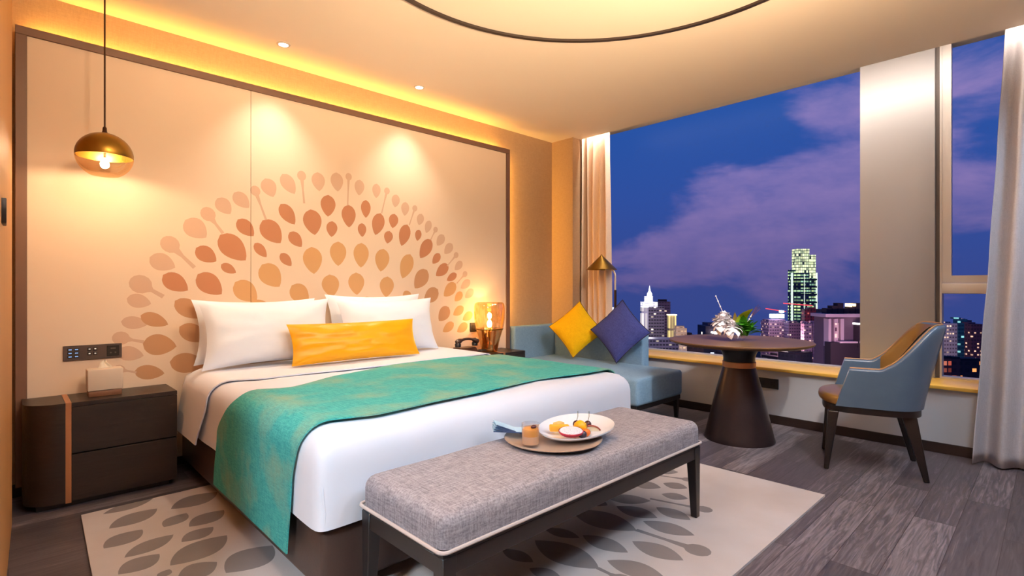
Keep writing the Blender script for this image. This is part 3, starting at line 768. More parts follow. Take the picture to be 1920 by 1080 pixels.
bm = BM(); box(bm, 1.80, 1.845, 1.585, 1.62, FZ+.003, FZ+.028); bevel(bm, .006, 2); tag(obj('cake_piece', bm, cake), 'small pale cake piece at the back of the plate', 'cake')
bm = BM(); lathe(bm, [(0, -.029), (.012, -.027), (.024, -.016), (.029, 0), (.025, .016), (.012, .026), (.005, .029), (0, .0285)], 1.815, 1.475, FZ+.031, 24)
tag(obj('yellow_fruit', bm, lemon), 'round yellow fruit in the middle of the plate', 'fruit')
for i, (x, y, z, lab) in enumerate(((1.905, 1.505, .020, 'dark red cherry with a stem beside the yellow fruit'), (1.868, 1.538, .022, 'dark cherry behind the yellow fruit with an upright stem'))):
    t = thing('cherry', lab, 'cherry', (x, y, FZ+z-.016), group='cherries on the plate')
    bm = BM(); ball(bm, (x, y, FZ+z), .017); obj('fruit', bm, cherry, t)
    bm = BM(); tube(bm, [(x, y, FZ+z+.015), (x+.004, y-.004, FZ+z+.035), (x+.012, y+.002, FZ+z+.056)], .0013, 6); obj('stem', bm, stemm, t)
bm = BM(); ball(bm, (1.768, 1.425, FZ+.019), .017, 1.1, 1.0, .95); tag(obj('grape', bm, grape), 'blue-black grape right of the dragon fruit', 'grape')
bm = BM(); ball(bm, (1.800, 1.435, FZ+.018), .022, 1.2, .8, .75); tag(obj('orange_segment', bm, orange_f), 'orange segment in front of the yellow fruit', 'fruit slice')
ap = thing('apple_slice', 'pale apple slice with dark peel at the right of the plate', 'fruit slice', (1.86, 1.42, FZ))
bm = BM()
def wedge(a, b): return Vector((1.845+.036*math.cos(.3+2.3*a)*(.35+.65*b), 1.448+.030*math.sin(.3+2.3*a-1.6)*(.3+.7*b), FZ+.012+.020*math.sin(PI*a)*b))
sh_ = sheet(lambda a, b: (wedge(a, b), Vector((0, 0, 1))), .006, 14, 6); bm.free(); obj('flesh', sh_, apple, ap)
bm = BM(); tube(bm, [wedge(i/12, 1.02)+Vector((0, 0, .004)) for i in range(13)], .0035, 6); obj('peel', bm, apple_s, ap)
for o in set(S.objects)-FR0-{ds}:
    if o.parent is None: o.location = Vector(o.location)+Vector((-.065, -.075, 0))
ds.location = (-.065, -.075, 0)
# glass of dessert
gx, gy = 1.527, 1.478
gl = thing('dessert_glass', 'small glass of layered orange dessert at the left of the tray', 'glass', (gx, gy, TZ+.006))
bm = BM(); lathe(bm, [(0, .0), (.033, 0), (.036, .004), (.037, .090), (.0352, .090), (.034, .008), (0, .007)], gx, gy, TZ+.0095, 32); obj('tumbler', bm, clear, gl)
bm = BM(); lathe(bm, closed([(.0335, .009), (.0338, .040)]), gx, gy, TZ+.0095, 28); obj('cream_layer', bm, mat('peach_cream', (238, 190, 150), (230, 178, 134), rough=.5, scale=40), gl)
bm = BM(); lathe(bm, closed([(.0338, .0405), (.0340, .064), (.030, .069)]), gx, gy, TZ+.0095, 28); obj('orange_layer', bm, mat('orange_mousse', (244, 168, 66), (232, 150, 44), rough=.5, scale=40), gl)
bm = BM(); ball(bm, (gx+.012, gy-.006, TZ+.083), .010, 1.3, 1, .8); obj('topping', bm, cherry, gl)
# folded light-blue napkin
nk = thing('napkin', 'folded light blue napkin with navy stripes at the left end of the tray', 'napkin', (1.565, 1.68, TZ+.016))
nb = mat('pale_blue_napkin', (176, 206, 226), (160, 194, 218), rough=.85, scale=20); nn = mat('navy_stripe', (52, 72, 112), rough=.85)
Mn = Matrix.Translation((1.560, 1.640, TZ+.033)) @ Matrix.Rotation(math.radians(-38), 4, 'Z')
for i in range(4):
    M2 = Mn @ Matrix.Rotation(math.radians(4+i*6), 4, 'Y') @ Matrix.Rotation(math.radians(i*3), 4, 'Z')
    bm = BM(); box(bm, -.07, .075, -.045+.004*i, .045, .0025*i+.001, .0025*i+.0032+.001); bevel(bm, .001, 1); bmesh.ops.transform(bm, matrix=M2, verts=bm.verts[:]); f_ = obj('fold', bm, nb, nk)
    bm = BM(); box(bm, -.07, .075, -.046+.004*i, -.041+.004*i, .0025*i+.0008, .0025*i+.0047); bmesh.ops.transform(bm, matrix=M2, verts=bm.verts[:]); obj('stripe', bm, nn, f_)

# ------------------------------------------------------------------ bedside lamp and telephone
LX, LY, LZ = 3.285, 3.72, .5515
bl = thing('table_lamp', 'amber mirrored glass lamp glowing on the nightstand beyond the bed', 'lamp', (LX, LY, LZ))
bm = BM(); lathe(bm, [(0, 0), (.070, 0), (.074, .004), (.078, .02), (.100, .12), (.126, .205), (.128, .212), (.122, .212), (.095, .118), (.072, .02), (0, .012)], LX, LY, LZ, 44); obj('lower_vessel', bm, mirror_amber2, bl)
bm = BM(); lathe(bm, [(.129, .211), (.138, .25), (.145, .31), (.147, .37), (.145, .425), (.138, .452), (.120, .463), (.118, .460), (.135, .448), (.142, .42), (.144, .37), (.142, .31), (.135, .25), (.126, .2125)], LX, LY, LZ, 44); obj('upper_shade', bm, mirror_amber, bl)
bm = BM(); lathe(bm, [(.126, .206), (.131, .206), (.131, .216), (.126, .216), (.126, .206)], LX, LY, LZ, 44); obj('band', bm, brass, bl)
bm = BM(); lathe(bm, closed([(.05, .008), (.05, .018), (.012, .022), (.011, .20), (.02, .205), (.02, .225)]), LX, LY, LZ, 20); obj('lamp_holder', bm, brass, bl)
bm = BM(); lathe(bm, closed([(.012, .226), (.022, .243), (.025, .262), (.019, .282), (.008, .298)]), LX, LY, LZ, 20); obj('bulb', bm, bulb_m, bl)
ph = thing('telephone', 'dark telephone on the far nightstand, just over the edge of the bed', 'telephone', (2.98, 3.70, .5505))
phm = mat('phone_brown', (74, 46, 34), (62, 38, 28), rough=.3)
bm = BM(); taper(bm, (2.98, 3.70, .5505), (2.98, 3.715, .615), .21, .17, .19, .10); bevel(bm, .008, 3); obj('body', bm, phm, ph)
hs = BM(); tube(hs, [(2.865+.23*i/14, 3.69-.002*i, .664+.028*math.sin(PI*i/14)) for i in range(15)], [.019]+[.024, .024, .018]+[.012]*7+[.018, .024, .024, .019], 12); h_ = obj('handset', hs, phm, ph)
for x in (2.88, 3.075):
    bm = BM(); lathe(bm, closed([(.026, -.034), (.028, -.01), (.02, .004)]), x, 3.685, .658, 16); obj('ear_cup', bm, black_m, h_)
bm = BM(); tube(bm, [(3.09+.10*i/60+.008*math.cos(i*1.3), 3.655+.006*math.sin(i*1.3)+.03*math.sin(PI*i/60), .575+.008*math.sin(i*1.3)) for i in range(61)], .003, 6); obj('coiled_cord', bm, black_m, ph)

# ------------------------------------------------------------------ daybed in the corner
SX0, SX1, SY0, SY1 = 3.585, 4.315, 2.295, 3.93
sf = thing('daybed', 'slate blue upholstered daybed in the corner under the window', 'daybed', ((SX0+SX1)/2, (SY0+SY1)/2, 0))
obj('seat', rbox(SX0, SX1, SY0, SY1-.11, .205, .425, .028, .07, lambda p, d: .005*noise.noise(p*2.5)+(.006*math.sin(PI*min(1, max(0, (p.x-SX0)/.73)))*math.sin(PI*min(1, max(0, (p.y-SY0)/1.5))) if d.z > .6 else 0)), sofa_m, sf)
obj('back', rbox(3.72, 4.43, SY1-.105, SY1, .205, .755, .022, .08), sofa_m, sf)
obj('side_back', rbox(SX1+.004, 4.43, 2.70, SY1-.108, .205, .755, .022, .08), sofa_m, sf)
bm = BM(); box(bm, SX0+.02, SX1-.005, SY0+.02, SY1-.12, .165, .205); bevel(bm, .003, 1); obj('base_rail', bm, bench_wood, sf)
for x, y in ((SX0+.05, SY0+.045), (SX1-.035, SY0+.045), (SX0+.05, SY1-.2), (SX1-.035, SY1-.2)):
    bm = BM(); taper(bm, (x, y, 0), (x, y, .166), .026, .026, .045, .045); bevel(bm, .002, 1); obj('leg', bm, bench_wood, sf)
pillow('scatter_cushion', 'yellow square cushion balanced on a corner at the back of the daybed', .408, .408, .13, (4.12, 3.345, .735), math.radians(-12), math.radians(-64), yellow_c, 'cushions on the daybed', 'cushion', .07, 2, math.radians(49), .004, gold_pipe)
pillow('scatter_cushion', 'dark blue square cushion balanced on a corner nearer the window', .43, .43, .13, (4.165, 2.86, .742), math.radians(-13), math.radians(-80), navy_c, 'cushions on the daybed', 'cushion', .07, 6, math.radians(45), .004, navy_pipe)
# floor lamp behind the daybed
FXL, FYL = 4.548, 3.175
fl = thing('floor_lamp', 'brass floor lamp with a cone shade standing behind the daybed', 'lamp', (FXL, FYL, 0))
bm = BM(); lathe(bm, closed([(.095, 0), (.098, .004), (.095, .014), (.02, .02)]), FXL, FYL, 0, 32); obj('base', bm, bronze, fl)
bm = BM(); tube(bm, [(FXL, FYL, .015), (FXL, FYL, 1.13)], .013, 14); obj('lower_pole', bm, bronze, fl)
pts = [(FXL, FYL, 1.12), (FXL, FYL, 1.27)]+[(FXL, FYL+.08*(1-math.cos(a)), 1.27+.085*math.sin(a)) for a in [PI/2*i/8 for i in range(1, 9)]]+[(FXL-.01, FYL+.15, 1.375)]
bm = BM(); tube(bm, pts, .010, 12); obj('upper_pole', bm, steel, fl)
hx, hy, hz = FXL-.015, FYL+.165, 1.345
bm = BM(); lathe(bm, [(.163, 0), (.012, .148), (.006, .160), (0, .163)], hx, hy, hz, 44)
lathe(bm, [(.163, 0), (.160, -.002), (.010, .143), (0, .146)], hx, hy, hz, 44); bmesh.ops.remove_doubles(bm, verts=bm.verts[:], dist=1e-5); obj('cone_shade', bm, brass, fl)
bm = BM(); lathe(bm, closed([(.018, .03), (.018, .10)]), hx, hy, hz, 16); obj('lamp_holder', bm, bronze, fl)

# ------------------------------------------------------------------ curtains
def curtain(name, label, fn, nu, nv, m):
    bm = sheet(fn, .003, nu, nv); o = obj(name, bm, m, smooth=180); tag(o, label, 'curtain', None); return o
def left_c(s, t):
    z = .03+2.94*t; nf = 7.2
    a = 2*PI*nf*s+.5*math.sin(3*t+2*s)
    amp = .042+.014*math.sin(5*s+1)
    y = 3.90-.555*s-.010*math.sin(2*PI*s*2+4*t)
    y += .02*s*(1-t)*(-1)
    x = 4.668+amp*math.sin(a)*(.75+.25*t)+.008*noise.noise(Vector((s*6, t*3, 0)))
    return Vector((x, y, z)), Vector((1, 0, 0))
curtain('curtain', 'warm beige curtain gathered in the corner behind the daybed', left_c, 130, 36, curt_m)
def right_c(s, t):
    z = .012+2.96*t
    e = pw(t, [(0, .375), (.25, .335), (.45, .300), (.7, .262), (.9, .232), (1, .215)])
    y = e-s*(.95+e-.2)
    a = 2*PI*6.3*(s**.92)-1.2+.5*math.sin(2.2*t+3*s)
    amp = (.030+.012*math.sin(7*s+2))*(1+.55*(1-t))
    x = 4.665-.105*(1-t)**1.3+amp*math.sin(a)+.007*noise.noise(Vector((s*8, t*4, 3)))
    return Vector((x, y, z)), Vector((1, 0, 0))
curtain('curtain', 'long pale grey curtain at the right edge of the window', right_c, 170, 40, curt_m2)

# ------------------------------------------------------------------ round table, flowers
TX, TY = 4.03, 1.68
tb_ = thing('round_table', 'round dark wooden table on a tapering pedestal by the window', 'table', (TX, TY, 0))
bm = BM(); lathe(bm, closed([(.40, .712), (.47, .720), (.505, .735), (.510, .742), (.510, .747), (.507, .750)]), TX, TY, 0, 96); obj('tabletop', bm, tabletop_m, tb_)
bm = BM(); lathe(bm, closed([(.252, 0), (.252, .012), (.245, .03), (.205, .20), (.165, .37), (.132, .49), (.117, .548)]), TX, TY, 0, 64); obj('pedestal', bm, pedestal_m, tb_)
bm = BM(); lathe(bm, closed([(.1165, .548), (.119, .550), (.119, .590), (.1165, .592)]), TX, TY, 0, 64); obj('brass_ring', bm, copper, tb_)
bm = BM(); lathe(bm, closed([(.113, .592), (.113, .62), (.122, .655), (.142, .69), (.165, .705), (.18, .712)]), TX, TY, 0, 64); obj('collar', bm, mat('collar_black', (30, 30, 32), rough=.35, metal=.3), tb_)
VX, VY, VZ = 4.02, 1.69, .7505
fw = thing('flower_arrangement', 'white flowers and green leaves in a small bowl on the round table', 'flowers', (VX, VY, VZ))
bm = BM(); lathe(bm, [(0, 0), (.045, 0), (.055, .01), (.060, .035), (.057, .055), (.053, .055), (.054, .035), (.05, .014), (0, .012)], VX, VY, VZ, 32); obj('bowl', bm, clear, fw)
petal = mat('white_petal', (255, 250, 250), (255, 240, 240), rough=.6, scale=30); green = mat('leaf_green', (92, 170, 44), (56, 128, 26), rough=.5, scale=25); lime = mat('lime_leaf', (204, 208, 56), (180, 190, 40), rough=.5, scale=25); plum = mat('plum_spray', (96, 60, 78), rough=.7)
rnd = random.Random(3)
def blade(bm, base, tip, w, curl=.15, n=7):
    b, t = Vector(base), Vector(tip); d = t-b; side = d.cross(Vector((.3, .2, 1))).normalized(); up = side.cross(d).normalized(); L = d.length
    rows = []
    for i in range(n+1):
        k = i/n; c = b+d*k+up*curl*L*math.sin(PI*k)*.5; ww = w*math.sin(PI*min(1, k*.92+.06))
        rows.append([bm.verts.new(c-side*ww), bm.verts.new(c+up*ww*.25), bm.verts.new(c+side*ww)])
    for r0, r1 in zip(rows, rows[1:]):
        for j in range(2): bm.faces.new((r0[j], r0[j+1], r1[j+1], r1[j]))
BQ = Vector((0, 0, 1)).rotation_difference(Vector((-.72, -.52, .46)))
def blossom(c, r, seed):
    bm = BM(); rr = random.Random(seed)
    for ring, (nn, tilt, sc) in enumerate(((5, 1.25, .55), (7, .85, .8), (9, .4, 1.0), (9, 0.0, 1.0))):
        for i in range(nn):
            a = 2*PI*(i+ring*.4)/nn+rr.uniform(-.15, .15)
            h = Vector((math.cos(a)*math.cos(tilt), math.sin(a)*math.cos(tilt), math.sin(tilt)))
            h = BQ @ h
            b = Vector(c)+h*r*.12; t = Vector(c)+h*r*sc
            blade(bm, b, t, r*.42*sc, .5, 5)
    return bm
for i, (y, x, z, r) in enumerate(((1.770, 3.945, .118, .092), (1.690, 3.930, .085, .080), (1.79, 4.02, .165, .060))):
    obj('blossom', blossom((x, y, VZ+z), r, i), petal, fw)
bm = BM()
for i in range(70):
    a = rnd.uniform(0, 2*PI); el = rnd.uniform(.15, 1.2); L = rnd.uniform(.08, .135)
    b = Vector((VX+rnd.uniform(-.025, .025), VY-.045+rnd.uniform(-.04, .02), VZ+.03+rnd.uniform(0, .06)))
    blade(bm, b, b+Vector((math.cos(a)*math.cos(el), math.sin(a)*math.cos(el)*.9, math.sin(el)))*L, rnd.uniform(.018, .032), rnd.uniform(.1, .5), 5)
g_ = obj('foliage', bm, green, fw); g_['kind'] = 'stuff'
bm = BM(); blade(bm, (VX, VY+.01, VZ+.08), (4.0, 1.565, VZ+.245), .042, .25, 9); obj('lime_leaf', bm, lime, fw)
bm = BM(); blade(bm, (VX, VY+.01, VZ+.07), (4.0, 1.70, VZ+.215), .018, .2, 8); blade(bm, (VX, VY+.03, VZ+.08), (4.01, 1.76, VZ+.2), .014, .3, 8); obj('bract', bm, mat('olive_bract', (130, 110, 40), rough=.6), fw)
for tip, kk in (((4.01, 1.853, VZ+.335), 0), ((4.01, 1.575, VZ+.205), 1)):
    b = Vector((VX, VY+(.05 if kk == 0 else -.04), VZ+.07)); t = Vector(tip); bm = BM()
    tube(bm, [b.lerp(t, i/8) for i in range(9)], .0022, 6); s_ = obj('spray_stem', bm, petal, fw)
    for i in range(4 if kk == 0 else 3): bm = BM(); ball(bm, b.lerp(t, .55+.15*i), .006, n=10); obj('bud', bm, petal, s_)
bm = BM()
for i in range(5):
    t = Vector((4.03+.01*i, 1.52+.012*i, VZ+.25+.012*(i % 3))); tube(bm, [Vector((VX, VY-.03, VZ+.06)), (Vector((VX, VY-.08, VZ+.15))), t], .0016, 6)
obj('twigs', bm, plum, fw)

# ------------------------------------------------------------------ armchair (front towards +Y in its own frame)
ac = thing('armchair', 'slate and bronze leather tub armchair with black legs by the pillar', 'armchair', (4.045, .845, 0), (0, 0, math.radians(16.7)))
def shell_line(s, inset=0.0):
    k = abs(s); sg = 1 if s >= 0 else -1
    rx, ry = .268-inset, .215-inset
    if k <= .62:
        f = k/.62*PI/2; sx, cx = math.sin(f), math.cos(f)
        return Vector((sg*rx*sx**.85, -.065-ry*cx**.85, 0)), cx
    f = (k-.62)/.38
    return Vector((sg*(rx-.006*f), -.065+.225*f, 0)), 0.0
def ztop(s):
    k = abs(s); t = min(1, max(0, (.70-k)/.46)); t = t*t*(3-2*t)
    return .652+.275*t
def shell_pt(s, w, h, inset=0.0, thick=.048):
    """w 0 outside .. 1 inside, h 0 bottom .. 1 top"""
    p, c = shell_line(s, inset); q, _ = shell_line(s, inset+thick)
    r = p.lerp(q, w); zt = ztop(s); z = .412+(zt-.412)*h
    rise = (z-.412)
    n = Vector((p.x*.9, min(p.y+.03, 0)*2.2, 0)); n = n.normalized() if n.length > 1e-6 else Vector((0, -1, 0))
    lean = .05*rise/.24*(1-c)*.35+.115*(rise/.52)**1.1*c
    r += n*lean
    if abs(s) > .62:
        f = (abs(s)-.62)/.38; r.y += f*(.035-.075*rise/.24)
    r.y += 0
    return Vector((r.x, r.y, z))
prof = [(0, i/14) for i in range(14)]+[(0.02, .965), (.12, .99), (.3, 1.0), (.7, 1.0), (.88, .99), (.98, .965)]+[(1, i/14) for i in range(13, -1, -1)]
NS = 96
bm = BM(); rings = []
for i in range(NS+1):
    s = -1+2*i/NS; rings.append([bm.verts.new(shell_pt(s, w, h)) for w, h in prof])
M_ = len(prof)
for a, b in zip(rings, rings[1:]):
    for j in range(M_): bm.faces.new((a[j], b[j], b[(j+1) % M_], a[(j+1) % M_]))
bm.faces.new(rings[0]); bm.faces.new(rings[-1][::-1])
obj('shell', bm, chair_blue, ac, local=True, smooth=50)
def padfn(a, b):
    s = -.60+1.2*a; h = .10+.885*b
    e = min(1, 6*min(a, 1-a))**.5*min(1, 7*min(b, 1-b)+.12)**.5
    p = shell_pt(s, 1, h); q = shell_pt(s, 1.45, h); return p.lerp(q, e), (p-q).normalized()*-1
bm = sheet(lambda a, b: (padfn(a, b)[0], padfn(a, b)[1]), .003, 44, 18); obj('back_pad', bm, chair_tan, ac, local=True, smooth=60)
bm = BM(); tube(bm, [shell_pt(-1+2*i/90, .5, 1.0)+Vector((0, 0, .003)) for i in range(91)], .0045, 8); obj('top_piping', bm, chair_pipe, ac, local=True)
def seatfn(p, d): return (.022*max(0, 1-(p.x/.26)**2)*max(0, 1-(p.y/.3)**2) if d.z > .5 else 0)
bm = rbox(-.232, .232, -.235, .285, .412, .468, .027, .05, seatfn)
for v in bm.verts:
    if v.co.y < -.03: v.co.x *= max(.3, 1-.62*((-.03-v.co.y)/.21)**2.2)
    if v.co.y > .1: v.co.y -= .10*(abs(v.co.x)/.232)**2.6*(v.co.y-.1)/.185; v.co.x *= 1+.10*min(1, (v.co.y-.1)/.12)
obj('seat_cushion', bm, chair_tan, ac, local=True)
bm = BM(); pr = []
for i in range(48):
    a = 2*PI*i/48; c_, s_ = math.cos(a), math.sin(a); pr.append((.262*abs(c_)**.6*(1 if c_ >= 0 else -1), .262*abs(s_)**.6*(1 if s_ >= 0 else -1)))
prism(bm, pr, .372, .411); obj('seat_frame', bm, chair_wood, ac, local=True)
for sx in (-1, 1):
    bm = BM(); taper(bm, (sx*.232, .245, 0), (sx*.215, .205, .376), .028, .028, .062, .060); bevel(bm, .008, 3); obj('leg', bm, chair_wood, ac, local=True)
    bm = BM(); taper(bm, (sx*.225, -.265, 0), (sx*.185, -.185, .376), .026, .030, .055, .075); bevel(bm, .008, 3); obj('leg', bm, chair_wood, ac, local=True)

# ------------------------------------------------------------------ rug with leaf pattern
RGZ = .012
R3 = lambda x, y: on_z(x/3.491+150, y/3.491+880, RGZ)
R7 = lambda x, y: on_z(x/3.0476+930, y/3.0476+820, RGZ)
rug = [on_z(152, 966, RGZ), on_z(177, 1100, RGZ), (.235, .895), on_z(1547, 928, RGZ), (3.215, 3.40)]
def RL(f, a, b, w, k):
    # w: apparent width across the leaf's middle, in zoom pixels
    A, B = Vector(f(*a)), Vector(f(*b)); m = ((a[0]+b[0])/2, (a[1]+b[1])/2); d = Vector((b[0]-a[0], b[1]-a[1])).normalized(); p = Vector((-d.y, d.x))*w/2
    W1, W2 = Vector(f(m[0]+p.x, m[1]+p.y)), Vector(f(m[0]-p.x, m[1]-p.y)); ax = (B-A).normalized(); wid = abs((W1-W2).cross(ax)) if hasattr((W1-W2).cross(ax), '__abs__') else abs(ax.x*(W1-W2).y-ax.y*(W1-W2).x)
    return leaf(A, B, wid*1.05, both=True)
rs = []
for a, b, w in (((150,295),(480,190),45),((190,390),(505,258),75),((155,520),(408,395),85),((290,580),(612,428),75),((250,690),(520,555),95),((590,632),(962,433),125),((595,262),(900,150),75),((550,380),(697,288),72),((715,378),(942,268),78),((665,478),(872,378),70),((955,680),(1260,500),160),((640,720),(897,608),105),((520,715),(585,655),55),((640,130),(800,88),35)):
    rs.append((RL(R3, a, b, w, 3.491), 1))
for a, b, w in (((840,480),(1135,562),62),((778,595),(1072,705),78),((635,705),(965,805),85),((495,560),(755,660),72),((222,590),(590,752),122),((432,415),(805,535),95),((688,395),(922,462),58),((915,400),(1112,474),52),((275,520),(478,576),48),((35,640),(213,715),62),((190,750),(375,810),62),((625,345),(885,365),50),((775,258),(943,290),42),((955,263),(1095,293),36),((945,325),(1098,352),36),((895,190),(1042,200),32),((525,360),(637,390),42)):
    rs.append((RL(R7, a, b, w, 3.0476), 1))
for h, e, r in (((1152,645),(800,530),.052),((1187,412),(880,352),.040),((1098,243),(900,215),.035),((720,815),(580,748),.04)):
    rs.append((pin(R7(*h), R7(*e), r, stem=.22), 1))
v, fs = patterned(rug, rs)
bm = BM(); vs = [bm.verts.new((p.x, p.y, RGZ)) for p in v]
for f, mi in fs:
    try: bm.faces.new([vs[i] for i in f]).material_index = mi
    except ValueError: pass
bmesh.ops.delete(bm, geom=[q for q in bm.verts if not q.link_faces], context='VERTS')
r_ = bmesh.ops.extrude_edge_only(bm, edges=[e for e in bm.edges if e.is_boundary])
bmesh.ops.translate(bm, verts=[q for q in r_['geom'] if isinstance(q, bmesh.types.BMVert)], vec=(0, 0, -.0115))
rug_a = mat('rug_pile', (208, 200, 199), (172, 158, 152), rough=.95, scale=2.6, bump=.5, bscale=500, detail=6, sheen=.1)
rug_b = mat('rug_leaf', (134, 126, 126), (108, 101, 102), rough=.95, scale=5, bump=.5, bscale=500, detail=6, sheen=.1)
ro = obj('rug', bm, [rug_a, rug_b], smooth=0); tag(ro, 'taupe rug with a grey leaf pattern under the bed and bench', 'rug')

# ------------------------------------------------------------------ ceiling downlights
def down_spot(x, y, label, shown=True, group='recessed ceiling downlights'):
    t = thing('ceiling_downlight', label, 'ceiling light', (x, y, ZC), group=group)
    bm = BM(); lathe(bm, [(.030, -.001), (.031, -.006), (.043, -.004), (.045, .0), (.030, -.001)], x, y, ZC, 32); obj('trim_ring', bm, white_m, t)
    bm = BM(); lathe(bm, closed([(.030, -.0035), (.030, -.001)]), x, y, ZC, 28); obj('lens', bm, lens_m, t)
    return t
DL = [(1.342, 3.625), (2.432, 3.625)]
d1 = down_spot(*DL[0], 'left of the two small ceiling downlights over the bed head')
d2 = down_spot(*DL[1], 'right of the two small ceiling downlights over the bed head')
# ------------------------------------------------------------------ the city outside
GZ = -80.0
bm = BM(); lathe(bm, [(0, GZ), (860, GZ), (860, GZ-20), (0, GZ-20)], 0, 0, 0, 64)
o = obj('city_ground', bm, mat('night_ground', (34, 30, 40), (22, 20, 30), rough=.9, scale=.02)); o['kind'] = 'structure'
def at(u, D): a, b, c = ray(u, 540.5); return a*D, b*D
def zof(y, D): return CH-(y-540.5)*D/FPX
def block(t, name, u0, u1, y0, D, m, y1=None, deep=.8, shift=0.0, bev=0):
    """one block of a building, its front square to the sight line at t's position; local frame: -Y faces the room"""
    w = (u1-u0)*D/FPX; cx = ((u0+u1)/2-t['_u'])*D/FPX
    z1 = zof(y0, D)-GZ; z0 = 0 if y1 is None else zof(y1, D)-GZ
    bm = BM(); box(bm, cx-w/2, cx+w/2, shift, shift+max(6, w*deep), z0, z1)
    if bev: bevel(bm, bev, 2)
    return obj(name, bm, m, t, local=True, smooth=0)
def tower(name, label, u, D, group=None):
    x, y = at(u, D); a = math.atan2(y, x)-PI/2
    k = 1/math.cos(math.atan((u-960)/FPX))  # the front stays parallel to the photograph's depth direction
    t = thing(name, label, 'building', (x, y, GZ), (0, 0, TH-PI/2), group); t['_u'] = u
    return t
gw = window_mat('grey_tower_windows', (126, 112, 132), (255, 236, 200), 2.6, 3.0, .16, 2.2, (38, 32, 48), .12, .3, seed=1)
pw_ = window_mat('plum_tower_windows', (112, 84, 112), (255, 220, 190), 3.0, 3.0, .08, 1.6, (60, 42, 66), .1, .3, seed=2)
crown_lit = window_mat('lit_crown', (240, 240, 250), (255, 250, 255), 1.6, 2.6, 1.0, 1.9, (250, 250, 255), .06, .08, seed=3)  # floodlit look of the crown put in as emission across its panes
yel = window_mat('lit_yellow_front', (240, 214, 150), (255, 226, 140), 3.2, 60, 1.0, .9, (240, 214, 140), .16, .02, seed=4)
cream_f = window_mat('cream_front', (224, 190, 156), (255, 214, 160), 3.0, 3.0, .5, .8, (200, 160, 120), .2, .3, seed=5)
dkroof = window_mat('dark_block', (64, 48, 74), (255, 240, 220), 5, 7, .10, 2.0, (48, 36, 58), .15, .3, seed=6)
twr = window_mat('green_glass_tower', (44, 66, 92), (200, 226, 150), 3.1, 3.6, .62, 1.35, (34, 50, 72), .08, .25, (150, 200, 170), seed=7)
twr_top = window_mat('bright_tower_top', (140, 160, 130), (246, 250, 190), 2.2, 3.2, .93, 1.5, (120, 140, 110), .07, .1, (220, 240, 190), seed=8)
pink1 = window_mat('pink_block', (196, 144, 168), (255, 206, 190), 2.6, 3.2, .22, 1.4, (104, 70, 100), .16, .3, seed=9)
pink2 = window_mat('mauve_block', (146, 108, 140), (255, 220, 200), 2.4, 3.2, .20, 1.4, (80, 56, 90), .16, .3, seed=10)
redb = window_mat('red_scaffold', (124, 32, 52), (255, 120, 110), 3.0, 3.4, .16, 1.0, (64, 20, 38), .2, .25, seed=11)
hotel = mat('rose_stone', (214, 176, 190), (204, 166, 182), rough=.8, scale=.15)
hotel_d = mat('mauve_stone', (118, 88, 108), (108, 80, 100), rough=.8, scale=.15)
dark_b = mat('dark_rooftop', (52, 30, 46), (40, 24, 38), rough=.8, scale=.1)
sign_w = emit('lit_white_sign', (214, 236, 255), 5.0)
red_l = emit('red_lamp', (255, 80, 90), 1.1)
warm_l = emit('warm_floodlight', (255, 220, 160), 4.0)
white_l = emit('white_lamp', (255, 250, 240), 4.0)
teal_b = window_mat('teal_tower_windows', (52, 112, 126), (150, 226, 226), 3.0, 3.2, .30, 1.3, (30, 84, 100), .1, .25, seed=12)
pale_b = window_mat('pale_flats', (186, 168, 176), (255, 214, 180), 2.2, 3.0, .26, 1.5, (110, 90, 100), .2, .3, seed=13)
maroon = window_mat('maroon_flats', (96, 52, 72), (255, 200, 170), 2.4, 3.0, .26, 1.2, (62, 34, 52), .2, .3, seed=14)
redfront = window_mat('red_lit_front', (190, 74, 60), (255, 110, 84), 4.0, 4.0, .75, .55, (170, 50, 44), .1, .2, (255, 150, 120), seed=15)

t = tower('office_tower', 'grey tower with a floodlit white crown and spire, seen left of the round table', 1229, 500)
block(t, 'body', 1216, 1246, 575, 500, gw); block(t, 'lit_corner', 1203, 1216, 577, 500, window_mat('pale_lit_corner', (214, 206, 220), (255, 245, 235), 3.2, 18, .9, .9, (150, 140, 160), .2, .05, seed=16))
block(t, 'crown_step', 1206, 1233, 567, 500, crown_lit, 577); block(t, 'crown_tower', 1212, 1225, 556, 500, crown_lit, 567, shift=2)
bm = BM(); k = 500/FPX; lathe(bm, [(2.6, 0), (2.4, 2.5), (1.0, 5), (.4, 9), (0, 10.5)], (1221-1229)*k, 6, zof(556, 500)-GZ, 12); obj('spire', bm, emit('lit_spire', (250, 248, 255), 1.7), t, local=True)  # emission stands in for floodlight on the spire
t = tower('apartment_tower', 'plum tower block just behind and right of the white-crowned tower', 1247, 560); block(t, 'body', 1234, 1257, 566, 560, pw_); block(t, 'roof_plant', 1238, 1252, 562, 560, dark_b, 566, shift=3)
t = tower('apartment_tower', 'narrow tower with a bright yellow lit front right of the plum block', 1261, 520); block(t, 'body', 1254, 1268, 592, 520, yel); block(t, 'lit_parapet', 1253, 1269, 590, 520, emit('lit_parapet', (255, 240, 200), 1.6), 592, shift=-1)
t = tower('apartment_block', 'low cream lit block right of the yellow tower', 1278, 480); block(t, 'body', 1268, 1288, 616, 480, cream_f); block(t, 'roof_plant', 1271, 1285, 612, 480, cream_f, 616, shift=3)
t = tower('office_block', 'broad grey block of windows below the white-crowned tower', 1240, 420); block(t, 'body', 1212, 1280, 636, 420, gw, deep=.5)
t = tower('apartment_block', 'slim pale block low down left of the table edge', 1282, 400); block(t, 'body', 1277, 1288, 640, 400, cream_f)
